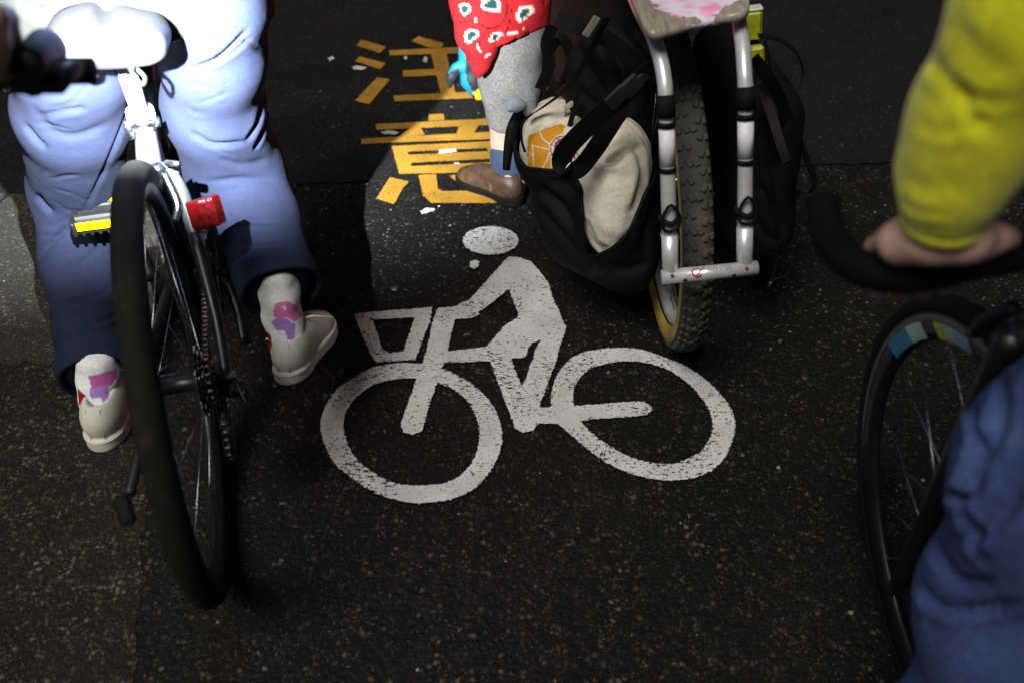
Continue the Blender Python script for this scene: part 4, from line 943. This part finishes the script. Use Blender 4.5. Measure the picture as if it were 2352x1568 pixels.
def hand(P):
    d = chain(P, [Wt+(-.008, -.006, .05), Wt], [.020, .0215], .01)
    for i, k in enumerate(K):
        d = smin(d, chain(P, [Wt+((i-1.5)*.009, 0, 0), k], [.0185, .0115], .012), .010)
        d = smin(d, ell(P, (k[0], k[1]-.001, k[2]+.0045), (.0088, .0085, .0082)), .004)
    d = smin(d, chain(P, [Wt+(-.014, 0, -.006), (.304, .664, .886)], [.015, .0165], .01), .014)
    for i, k in enumerate(K):
        x = k[0]; y, z = yb(x), zb(x); r = [.0084, .0092, .0095, .0092][i]; l = [.85, 1, 1.05, 1][i]
        d = smin(d, chain(P, [k, (x, y+.0260, z+.007), (x+.001, y+.0215, z-.013), (x+.002, y+.009*l, z-.0228)], [r+.0015, r+.0005, r, r-.001], .004), .005)
    d = smin(d, chain(P, [Wt+(.02, 0, -.004), (.364, yb(.36)-.012, .886)], [.016, .0160], .01), .014)
    d = smin(d, chain(P, [(.364, yb(.36)-.012, .886), (.382, yb(.382)-.010, .886), (.398, yb(.398)+.002, .8785)], [.015, .0115, .0098], .006), .008)
    return d
V, Fc = surf(hand, (.25, .58, .80), (.43, .74, .97), .0026, 2); hd3 = mesh('hand', V, Fc, M_skin, P3, base=base3)
SL = [(.321, .645, .918), (.318, .640, .963), (.322, .632, 1.013), (.338, .618, 1.09), (.375, .575, 1.2), (.42, .50, 1.32)]; SR = [.0295, .0345, .0425, .055, .066, .074]
def sleeve(P):
    d = chain(P, SL, SR, .03)+.0016*vnoise(P, 30, 21)+.0007*vnoise(P, 90, 22); ax = np.array(SL[0])-np.array(SL[1]); ax /= np.linalg.norm(ax)
    inner = chain(P, [np.array(SL[0])+ax*.05, SL[0], SL[1]], [.0225, .0225, .018], .01)
    return smax(smax(d, (P-np.array(SL[0]))@ax-.006, .008), -inner, .004)
lo, hi = bounds(SL, .09); V, Fc = surf(sleeve, lo, hi, .0048, 2)
V = creases(V, Fc, [([(2150, 240), (2200, 210), (2240, 280), (2290, 300)], .0026, 16, .5), ([(2090, 260), (2140, 300), (2210, 300), (2290, 250)], .0028, 9, .6), ([(2120, 120), (2180, 190), (2260, 230), (2340, 230)], .0032, 10, .6), ([(2065, 455), (2110, 485), (2180, 490)], .002, 8, .6), ([(2110, 130), (2160, 150), (2230, 250)], .002, 20, .5), ([(2060, 400), (2130, 440), (2230, 420)], .0012, 24, .5), ([(2180, 40), (2240, 120), (2330, 170)], .0022, 26, .4)])
V = relax(V, np.asarray(Fc), .5)
slv = mesh('sleeve', V, Fc, M_yellow_k, P3, base=base3)
_ax = np.array(SL[1])-np.array(SL[0]); _ax /= np.linalg.norm(_ax); _e1 = np.cross(_ax, (0, 1, 0)); _e1 /= np.linalg.norm(_e1); _e2 = np.cross(_ax, _e1)
mesh('cuff', *tube_vf([np.array(SL[0])+_ax*.002+.0268*(math.cos(t)*_e1+math.sin(t)*_e2) for t in np.linspace(0, 6.2832, 40, endpoint=False)], .0042, 8, 0, True, flat=1.5), M_yellow_k, slv, base=base3)
JL = [(.485, .56, .80), (.482, .59, .70), (.490, .61, .50), (.500, .60, .30), (.505, .57, .09)]; JR = [.098, .094, .082, .072, .062]
JQ = [(.665, .50, .80), (.685, .54, .68), (.70, .56, .48), (.71, .54, .28), (.71, .50, .09)]
def jeans(P): return smin(smin(chain(P, JL, JR, .05), chain(P, JQ, JR, .05), .03), ell(P, (.575, .47, .84), (.16, .12, .11)), .06)+.0035*vnoise(P, 22, 31)+.0015*vnoise(P, 60, 32)
lo, hi = bounds(JL+JQ, .17); V, Fc = surf(jeans, lo, hi, .0064, 2)
V = creases(V, Fc, [([(2210, 900), (2260, 1000), (2230, 1120), (2190, 1180)], .011, 10, .9), ([(2290, 830), (2310, 950), (2260, 1080), (2240, 1160)], .010, 12, .6), ([(2130, 1220), (2200, 1330), (2280, 1330)], .009, 12, .5), ([(2200, 1250), (2290, 1200), (2350, 1130)], .008, 14, .5), ([(2100, 1330), (2180, 1400), (2350, 1380)], .008, 11, .6), ([(2240, 780), (2300, 800), (2350, 850)], .008, 12, .5), ([(2170, 1080), (2230, 1200), (2250, 1290)], .008, 11, .5)])
mesh('jeans', V, Fc, M_jeans, P3, base=base3)

# --- bicycle lamp held at the left edge, shining on the saddle
lampA, lampB = px(62, 150, Y=.845), px(106, 113, Y=.93); ldir = lampB-lampA; ldir /= np.linalg.norm(ldir)
base4 = np.array(lampA)
T4 = thing('bicycle_lamp', 'black bicycle lamp at the left edge shining on the saddle', 'lamp', base4)
mesh('housing', *tube_vf([lampA-ldir*.012, lampA, lampA+ldir*.05, lampB-ldir*.02, lampB], [.012, .0165, .0175, .0185, .0195], 24), M_plastic, T4, base=base4)
mesh('lens', *tube_vf([lampB, lampB+ldir*.0025], [.0165, .0150], 24), (M_lens := simple('lamp_lens', (.8, .85, .9), .1)), T4, base=base4)
_b = M_lens.node_tree.nodes['Principled BSDF']; _b.inputs['Emission Color'].default_value = (.8, .9, 1, 1); _b.inputs['Emission Strength'].default_value = 30
mesh('bracket', *join([tube_vf([lampA+(0, .01, -.005), lampA+(-.012, .02, -.03)], .011, 10), box_vf(lampA+(-.005, .035, -.026), (.055, .05, .016), None, .005)]), M_plastic, T4, base=base4)
bar4 = [lampB+(-.20, -.05, -.035), lampB+(-.10, .0, -.033), lampB+(-.03, .018, -.031), lampB+(.030, .022, -.031)]
g4 = thing('handlebar_grip', 'black handlebar grip under the lamp at the left edge', 'handlebar', bar4[1])
mesh('grip', *tube_vf(bar4, [.014, .0145, .014, .013], 16, 5), M_rubber, g4, base=bar4[1])
base5 = np.array(px(-30, 110, Y=.83)); P4 = thing('person', 'hand at the left edge holding the black bicycle lamp', 'person', base5)
def hand4(P):
    d = chain(P, [px(-300, 125, Y=.72), px(-130, 110, Y=.78), px(-62, 105, Y=.82)], [.030, .028, .03], .02)
    for i, (v, t) in enumerate(((52, 22), (88, 32), (124, 34), (156, 24))):
        d = smin(d, chain(P, [px(-62, v, Y=.82), px(-12, v-6, Y=.835), px(t-8, v, Y=.855), px(t, v+8, Y=.872)], [.0125, .0105, .0095, .008], .004), .005)
    return smin(d, chain(P, [px(-75, 65, Y=.81), px(-30, 34, Y=.84), px(14, 40, Y=.87)], [.015, .012, .010], .006), .008)
V, Fc = surf(hand4, np.minimum(px(-300, 200, Y=.72), px(60, 200, Y=.88))-.045, np.maximum(px(-300, 0, Y=.72), px(60, 0, Y=.90))+.045, .0034, 2); mesh('hand', V, Fc, M_skin, P4, base=base5)
sp = bpy.data.lights.new('lamp_beam', 'SPOT'); spo = bpy.data.objects.new('lamp_beam', sp); COL.objects.link(spo); spo.parent = T4
sp.energy = 1050.0; sp.color = (.88, .94, 1.0); sp.spot_size = rad(94); sp.spot_blend = .8; sp.shadow_soft_size = .0045
spo.location = Vector(lampB+ldir*.008)-Vector(base4); aim = Vector((-.71, 1.60, .765))-Vector(lampB); spo.rotation_euler = aim.to_track_quat('-Z', 'Y').to_euler()

# ------------------------------------------------------------------ bags on the cargo bicycle
M_bag = fabric('black_bag_nylon', (.006, .006, .0065), .75, weave=900, wr=.006, wscale=18, spec=.14)
M_tote = fabric('cream_tote_canvas', (1, 1, 1), .95, attr=True, weave=500, wr=.005, wscale=26, var=.14, blot=((.34, .27, .21), 8, .58, .38))
C1, C2, C3, C4, C5 = px(1402, 440, Y=1.73), px(1280, 330, Y=1.87), px(1400, 545, Y=1.80), px(1462, 508, Y=1.78), px(1312, 440, Y=1.86)
def tote_sdf(P):
    d = smin(ell(P, C1, (.068, .12, .135)), ell(P, C2, (.077, .13, .085)), .06); d = smin(d, ell(P, C1+(.015, .03, .07), (.055, .10, .05)), .05)
    return d+.004*vnoise(P, 40, 41)+.002*vnoise(P, 110, 42)
tb = np.array([C1[0]-.05, C1[1]+.05, .15])
V, Fc = surf(tote_sdf, C1-(.30, .22, .22), C1+(.14, .36, .22), .0032, 2)
V = creases(V, Fc, [([(1440, 325), (1400, 350), (1385, 375), (1420, 372)], .008, 7, .6), ([(1480, 340), (1440, 345), (1400, 385)], .006, 8, .5), ([(1345, 400), (1380, 340), (1420, 310)], .010, 9, .5), ([(1340, 500), (1370, 560), (1400, 575)], .005, 8, .5), ([(1240, 300), (1280, 268), (1345, 258)], .005, 7, .5), ([(1455, 330), (1478, 400), (1450, 500)], .006, 9, .4), ([(1360, 430), (1400, 400), (1450, 420)], .004, 12, .4), ([(1205, 290), (1260, 280), (1330, 290)], .004, 8, .4)])
cz3 = lambda L_: [((1100+x/3.4836)/1.0884, (y/3.4836)/1.0884) for x, y in L_]
OR, WH2, MR, CR = (.66, .29, .012), (.76, .71, .60), (.20, .035, .075), (.74, .68, .56)
def lstroke(pts, w):
    Lp = spline(pts, 5); T = np.gradient(Lp, axis=0); T /= np.linalg.norm(T, axis=1)[:, None]; nn = np.stack([-T[:, 1], T[:, 0]], 1)*w/2; return cz3(list(map(tuple, Lp+nn))+list(map(tuple, (Lp-nn)[::-1])))
ring = lambda cx, cy, r, n=26: [(cx+r*math.cos(t), cy+r*math.sin(t)) for t in np.linspace(0, 6.283, n, endpoint=False)]
pr = [(cz3([(765, 1215), (780, 1180), (870, 1140), (1000, 1095), (1070, 1082), (1090, 1110), (1070, 1150), (1010, 1250), (960, 1330), (960, 1470), (765, 1455)]), OR),
      (lstroke([(865, 1150), (895, 1210), (960, 1260)], 11), WH2), (lstroke([(805, 1265), (870, 1285), (945, 1305)], 11), WH2), (lstroke([(805, 1265), (812, 1340), (815, 1450)], 10), WH2), (lstroke([(895, 1460), (930, 1400), (950, 1340)], 11), WH2), (lstroke([(770, 1320), (815, 1368)], 8), WH2),
      (cz3(ring(1075, 1300, 128)), WH2), (cz3(ring(1075, 1300, 118)), MR), (cz3(ring(1075, 1300, 106)), WH2), (cz3(ring(1078, 1290, 88)), MR),
      (cz3([(1030, 1250), (1060, 1240), (1055, 1275), (1025, 1285)]), WH2), (cz3([(1010, 1300), (1035, 1295), (1030, 1330), (1008, 1335)]), WH2)]
for k in range(4): pr.append((lstroke([(1105+k*28, 1395-k*22), (1120+k*28, 1430-k*22)], 12), MR))
Tt = thing('tote_bag', 'stuffed cream canvas tote bag with orange and maroon print in the left pannier', 'bag', tb)
mesh('body', V, Fc, M_tote, Tt, base=tb, cols=paint(V, Fc, CR, pr))
hp = [px(1298, 268, Y=1.83), px(1300, 250, Y=1.83), px(1318, 238, Y=1.84), px(1338, 250, Y=1.85), px(1345, 268, Y=1.86)]
M_cream = fabric('cream_webbing', (.55, .46, .38), .9)
mesh('handle', *strap_vf(hp, .011, .003, (0.2, .6, .7)), M_cream, Tt, False, base=tb)
mesh('handle', *strap_vf([px(1368, 230, Y=1.84), px(1385, 245, Y=1.83), px(1415, 244, Y=1.83)], .018, .003, (0.1, .4, .9)), M_cream, Tt, False, base=tb)
# black left pannier that holds it: open-topped sling
def pan_sdf(P):
    d = smin(ell(P, C5, (.082, .15, .135)), ell(P, C3, (.08, .15, .070)), .08); d = smin(d, ell(P, C4, (.052, .13, .14)), .06); d = smin(d, tote_sdf(P)-.009, .02)
    return d+.006*vnoise(P, 30, 51)+.003*vnoise(P, 75, 52)
pb = np.array([C5[0], C5[1], .12])
V, Fc = surf(pan_sdf, C1-(.32, .26, .30), C1+(.20, .40, .24), .0062, 1)
V = creases(V, Fc, [([(1230, 420), (1290, 470), (1330, 540)], .010, 10, .6), ([(1225, 470), (1280, 520), (1340, 600)], .009, 10, .6), ([(1260, 410), (1310, 430), (1336, 470)], .008, 9, .6), ([(1400, 600), (1440, 620), (1490, 600)], .008, 9, .5), ([(1450, 420), (1475, 500), (1480, 580)], .008, 9, .5)])
win = [(1180, 262), (1215, 236), (1350, 205), (1440, 255), (1494, 312), (1496, 350), (1486, 430), (1447, 528), (1402, 572), (1352, 590), (1338, 520), (1336, 430), (1344, 388), (1270, 389), (1205, 384), (1180, 340)]
Nn = vnormals(V, Fc); Q = proj(V); eye = np.array([0, 0, CAM_H])-V; cut = inside(Q, win) & ((Nn*eye).sum(1) > 0)
cut |= (V[:, 2] > C2[2]+.02)
Fc = np.array([f for f in Fc if not cut[f].any()]); u, inv = np.unique(Fc, return_inverse=True); V = V[u]; Fc = inv.reshape(-1, 4)
def rim_loops(Fc):
    ed = {}
    for f in Fc:
        for i in range(4):
            a, b = int(f[i]), int(f[(i+1) % 4]); k = (min(a, b), max(a, b)); ed[k] = ed.get(k, 0)+1
    nb = {}
    for (a, b), c in ed.items():
        if c == 1: nb.setdefault(a, []).append(b); nb.setdefault(b, []).append(a)
    seen = set(); out = []
    for s in nb:
        if s in seen: continue
        lp = [s]; seen.add(s); cur = s
        while True:
            nx = [q for q in nb[cur] if q not in seen]
            if not nx: break
            cur = nx[0]; seen.add(cur); lp.append(cur)
        out.append(lp)
    return [l for l in out if len(l) > 40]
rims = rim_loops(Fc)
for lp in rims:
    for _ in range(14): V[lp] = (V[np.roll(lp, 1)]+V[np.roll(lp, -1)]+V[lp])/3
for _ in range(2): V = np.where(np.isin(np.arange(len(V)), np.concatenate(rims))[:, None], V, relax(V, Fc, .5))
Pn = thing('pannier_bag', 'black sling pannier on the left of the cargo bicycle, holding the cream tote', 'bag', pb, group='black panniers on the cargo bicycle')
sl = mesh('sling', V, Fc, M_bag, Pn, base=pb); md = sl.modifiers.new('thick', 'SOLIDIFY'); md.thickness = .004; md.offset = 0
def on(pl, Ys): return [px(u, v, Y=y) for (u, v), y in zip(pl, Ys)]
for lp in rims: mesh('edge_binding', *tube_vf(V[lp][::2], .0042, 6, 0, True), M_strap, Pn, base=pb)
# mesh pocket low on the sling, with a dark red lining
M_mesh = simple('dark_mesh_pocket', (.035, .022, .022), .85, var=.4, vs=120, bumpd=.002, bs_=500)
def pocket(P): return smax(pan_sdf(P)-.006, -(pan_sdf(P)-.001), .001)
strapd = np.array([.3, -.2, .9])
# wide webbing loop hanging over the tote
lp = on([(1512, 150), (1470, 185), (1415, 232), (1345, 296), (1300, 345), (1290, 372), (1300, 392), (1330, 388), (1362, 350), (1395, 300), (1420, 262), (1440, 240)], [1.50, 1.52, 1.535, 1.56, 1.585, 1.595, 1.595, 1.60, 1.615, 1.62, 1.63, 1.65])
wd = np.array([(.62, .1, .75)]*4+[(.85, .2, .5), (.9, .2, -.1), (.5, .2, -.8), (.2, .2, -.95), (.75, .2, -.6), (.75, .2, -.6), (.75, .2, -.6), (.75, .2, -.6)])
wd = np.array([(.70, .15, -.70)]*12)
mesh('webbing_loop', *strap_vf(lp, .036, .003, wd), M_strap, Pn, False, base=pb)
bk = px(1452, 198, Y=1.515); Mb = rotm('Y', rad(42))
o = mesh('buckle', *join([box_vf(bk, (.030, .010, .036), Mb, .004), box_vf(bk+(-.022, 0, -.019), (.026, .008, .040), Mb, .003), box_vf(bk+(.02, 0, .018), (.018, .008, .030), Mb, .003)]), M_plastic, Pn, False, base=pb)
# thin strap with ladder lock running to the upper bag
mesh('thin_strap', *strap_vf(on([(1395, 40), (1370, 90), (1340, 150), (1300, 205), (1250, 245), (1212, 268)], [1.72, 1.74, 1.76, 1.79, 1.82, 1.84]), .014, .002, (.8, 0, .5)), M_strap, Pn, False, base=pb)
mesh('ladder_lock', *box_vf(px(1358, 62, Y=1.70), (.014, .006, .040), rotm('Y', rad(30)), .002), simple('grey_plastic', (.17, .165, .15), .5), Pn, False, base=pb)
for pl, ys, w in (([(1255, 165), (1262, 120), (1290, 90), (1310, 130), (1300, 180), (1270, 200)], [1.9]*6, .02), ([(1240, 205), (1262, 150), (1255, 100), (1270, 60)], [1.95]*4, .024), ([(1330, 210), (1320, 250), (1308, 290)], [1.8]*3, .010), ([(1222, 262), (1200, 285), (1198, 320), (1206, 350)], [1.79, 1.78, 1.78, 1.78], .005)):
    mesh('loose_strap', *strap_vf(on(pl, ys), w, .002, (.8, .1, .45)), M_strap, Pn, False, base=pb)
# lower edging and cords
mesh('lower_binding', *strap_vf(on([(1335, 600), (1360, 628), (1420, 590), (1470, 520)], [1.665, 1.66, 1.65, 1.64]), .02, .003, (.4, .2, .9)), M_strap, Pn, False, base=pb)
# big black duffel lying along the left side under the deck
def soft_bag(name, label, c, half, r, M, seed, extra=None, res=.0085, cl=None):
    c = np.asarray(c, float); m = float(np.linalg.norm(half))+.05
    f = lambda P: smin(rbox(P, c, half, r, M), extra(P), .05)+.007*vnoise(P, 22, seed)+.0035*vnoise(P, 60, seed+1) if extra else rbox(P, c, half, r, M)+.007*vnoise(P, 22, seed)+.0035*vnoise(P, 60, seed+1)
    V, Fc = surf(f, c-np.asarray(half)-.07, c+np.asarray(half)+.07, res, 1)
    if cl: V = creases(V, Fc, cl)
    b = np.array([c[0], c[1], c[2]-half[2]]); t = thing(name, label, 'bag', b); mesh('body', V, Fc, M_bag, t, base=b); return t, b
ub = px(1395, 150, Y=2.06)
D1, d1b = soft_bag('duffel_bag', 'black nylon duffel bag lying under the left rack tube', ub+(.0, .02, .0), (.105, .27, .155), .09, rotm('Z', rad(3)), 61, cl=[([(1290, 60), (1350, 160), (1400, 230)], .012, 14, .6), ([(1380, 60), (1430, 160), (1450, 260)], .014, 14, .6), ([(1440, 60), (1500, 130), (1530, 200)], .012, 12, .6), ([(1320, 200), (1380, 250), (1440, 300)], .012, 12, .5)])
mesh('zip_flap', *strap_vf(on([(1280, 38), (1330, 60), (1400, 95), (1470, 150)], [1.76, 1.75, 1.75, 1.76]), .03, .004, (.5, .3, .7)), M_bag, D1, False, base=d1b)
# right pannier
rp = np.array([.478, 1.92, .37])
R1, rb_ = soft_bag('pannier_bag', 'black pannier on the right of the cargo bicycle with dangling strap loops', rp, (.068, .24, .185), .065, rotm('Z', rad(4))@rotm('Y', rad(-5)), 71, res=.0075, cl=[([(1760, 160), (1785, 260), (1800, 380)], .012, 9, .7), ([(1745, 260), (1770, 360), (1790, 480)], .012, 9, .7), ([(1740, 420), (1775, 470), (1800, 540)], .010, 9, .6), ([(1735, 500), (1760, 540), (1790, 560)], .010, 8, .6)])
R1['group'] = 'black panniers on the cargo bicycle'
mesh('strap_loop', *strap_vf(on([(1742, 82), (1790, 92), (1828, 120), (1844, 160), (1838, 200), (1815, 224), (1790, 220)], [1.72, 1.73, 1.74, 1.75, 1.75, 1.74, 1.73]), .010, .002, (.3, .9, .2)), M_strap, R1, False, base=rb_)
mesh('strap_loop', *strap_vf(on([(1757, 92), (1768, 150), (1778, 200), (1800, 222)], [1.70, 1.70, 1.70, 1.71]), .005, .002, (.9, .3, 0)), M_strap, R1, False, base=rb_)
mesh('strap_loop', *strap_vf(on([(1808, 268), (1838, 330), (1866, 400), (1868, 432), (1845, 447), (1818, 436), (1812, 400)], [1.72, 1.73, 1.74, 1.74, 1.74, 1.73, 1.73]), .014, .002, (.8, .5, 0)), M_strap, R1, False, base=rb_)
mesh('side_strap', *strap_vf(on([(1730, 135), (1765, 180), (1795, 235), (1815, 300), (1826, 345)], [1.60, 1.62, 1.66, 1.69, 1.70]), .022, .003, (.8, .3, .2)), M_strap, R1, False, base=rb_)
mesh('side_strap', *strap_vf(on([(1745, 190), (1770, 260), (1792, 330), (1806, 372)], [1.64, 1.65, 1.66, 1.68]), .018, .003, (.8, .3, .2)), fabric('grey_strap', (.06, .05, .05), .8), R1, False, base=rb_)
mesh('draw_cord', *tube_vf(on([(1788, 552), (1808, 590), (1818, 615), (1800, 636), (1778, 642), (1762, 668), (1772, 640), (1784, 600), (1780, 560)], [1.68]*9), .0022, 6, 6), M_strap, R1, base=rb_)
mesh('cord_toggle', *tube_vf([px(1772, 646, Y=1.68), px(1763, 668, Y=1.68)], [.005, .004], 8), M_plastic, R1, base=rb_)
# yellow packet sticking out by the deck
M_pack = simple('yellow_green_packet', (.40, .42, .02), .35, var=.4, vs=40, dirt=((.03, .05, .03), 55, .56, .9)); M_pale = simple('pale_print_paper', (.55, .56, .45), .6)
pk = px(1722, 58, Y=1.96); t = thing('snack_packet', 'yellow-green packet sticking up beside the right rack tube', 'packet', pk-(0, 0, .03))
mesh('wrapper', *box_vf((0, 0, .03), (.046, .03, .062), rotm('Y', rad(-6)), .006), M_pack, t, False); mesh('pale_edge', *box_vf((-.002, -.0, .063), (.044, .026, .006), rotm('Y', rad(-8)), .002), M_pale, t, False)
pk2 = px(1737, 140, Y=1.84); t = thing('snack_packet', 'small yellow and black packet tucked behind the right rack tube strap', 'packet', pk2-(0, 0, .03))
mesh('wrapper', *box_vf((0, 0, .03), (.03, .02, .06), rotm('Y', rad(-10)), .005), M_pack, t, False)
pk3 = px(1738, 232, Y=1.76); t = thing('folded_leaflet', 'folded pale and orange leaflet poking out behind the right rack tube', 'paper', pk3-(0, 0, .02))
mesh('sheet', *box_vf((0, 0, .03), (.020, .012, .05), rotm('Y', rad(-14)), .002), M_pale, t, False); mesh('orange_strip', *box_vf((.002, -.002, .004), (.022, .012, .012), rotm('Y', rad(-8)), .002), simple('orange_print', (.5, .10, .03), .6), t, False)
# black curved lever with a pale grey plush charm
lv = on([(1215, 236), (1193, 262), (1176, 296), (1168, 340), (1163, 390)], [1.92, 1.90, 1.88, 1.87, 1.86]); lvb = lv[0]
t = thing('handle_lever', 'black curved rubber handle hanging in front of the grey leg', 'handle', lvb)
mesh('lever', *tube_vf(lv, [.010, .0115, .0115, .0105, .008], 12, 6), M_rubber, t, base=lvb)
M_plush = fabric('pale_grey_plush', (.36, .40, .46), 1, weave=260, wr=.004, wscale=80, sheen=.3)
ca = px(1184, 240, Y=1.87); t = thing('plush_charm', 'pale grey plush charm with two round lobes on the black handle', 'charm', ca)
def plush(P):
    d = smin(ell(P, ca, (.020, .018, .016)), ell(P, px(1214, 228, Y=1.89), (.015, .015, .022)), .006); d = smin(d, chain(P, [px(1212, 214, Y=1.89), px(1216, 200, Y=1.89)], [.008, .003], .004), .005)
    d = smin(d, ell(P, px(1172, 248, Y=1.86), (.009, .010, .009)), .004); return smin(d, ell(P, px(1215, 250, Y=1.89), (.014, .014, .016)), .006)+.0012*vnoise(P, 160, 82)
V, Fc = surf(plush, ca-.07, ca+.08, .0028, 1); mesh('body', V, Fc, M_plush, t, base=ca)
# blue and black bag hanging beyond the red cloth
M_blue = simple('blue_black_fabric', (1, 1, 1), .6, attr=True, var=.2)
bc = px(1085, 160, Y=2.46); t = thing('hanging_bag', 'bright blue and black bag with yellow tip behind the red cloth', 'bag', bc)
def bag3(P): return smin(chain(P, on([(1078, 70), (1082, 130), (1085, 180), (1100, 212)], [2.46]*4), [.028, .030, .030, .022], .02), chain(P, on([(1072, 150), (1048, 158), (1036, 178), (1033, 198)], [2.44]*4), [.012, .013, .012, .007], .01), .008)
V, Fc = surf(bag3, bc-(.12, .09, .14), bc+(.10, .09, .17), .0055, 1)
BK, BL = (.010, .011, .014), (.0, .17, .28)
cl = paint(V, Fc, BK, [([(1050, 60), (1072, 60), (1078, 130), (1066, 150), (1074, 190), (1092, 222), (1060, 215), (1055, 150)], BL), ([(1030, 140), (1065, 140), (1068, 156), (1045, 158), (1030, 170)], BL), ([(1080, 118), (1094, 118), (1096, 160), (1086, 165)], BL), ([(1088, 212), (1112, 200), (1112, 230), (1092, 232)], (.75, .50, .0))], front=False)
mesh('body', V, Fc, M_blue, t, base=bc, cols=cl)
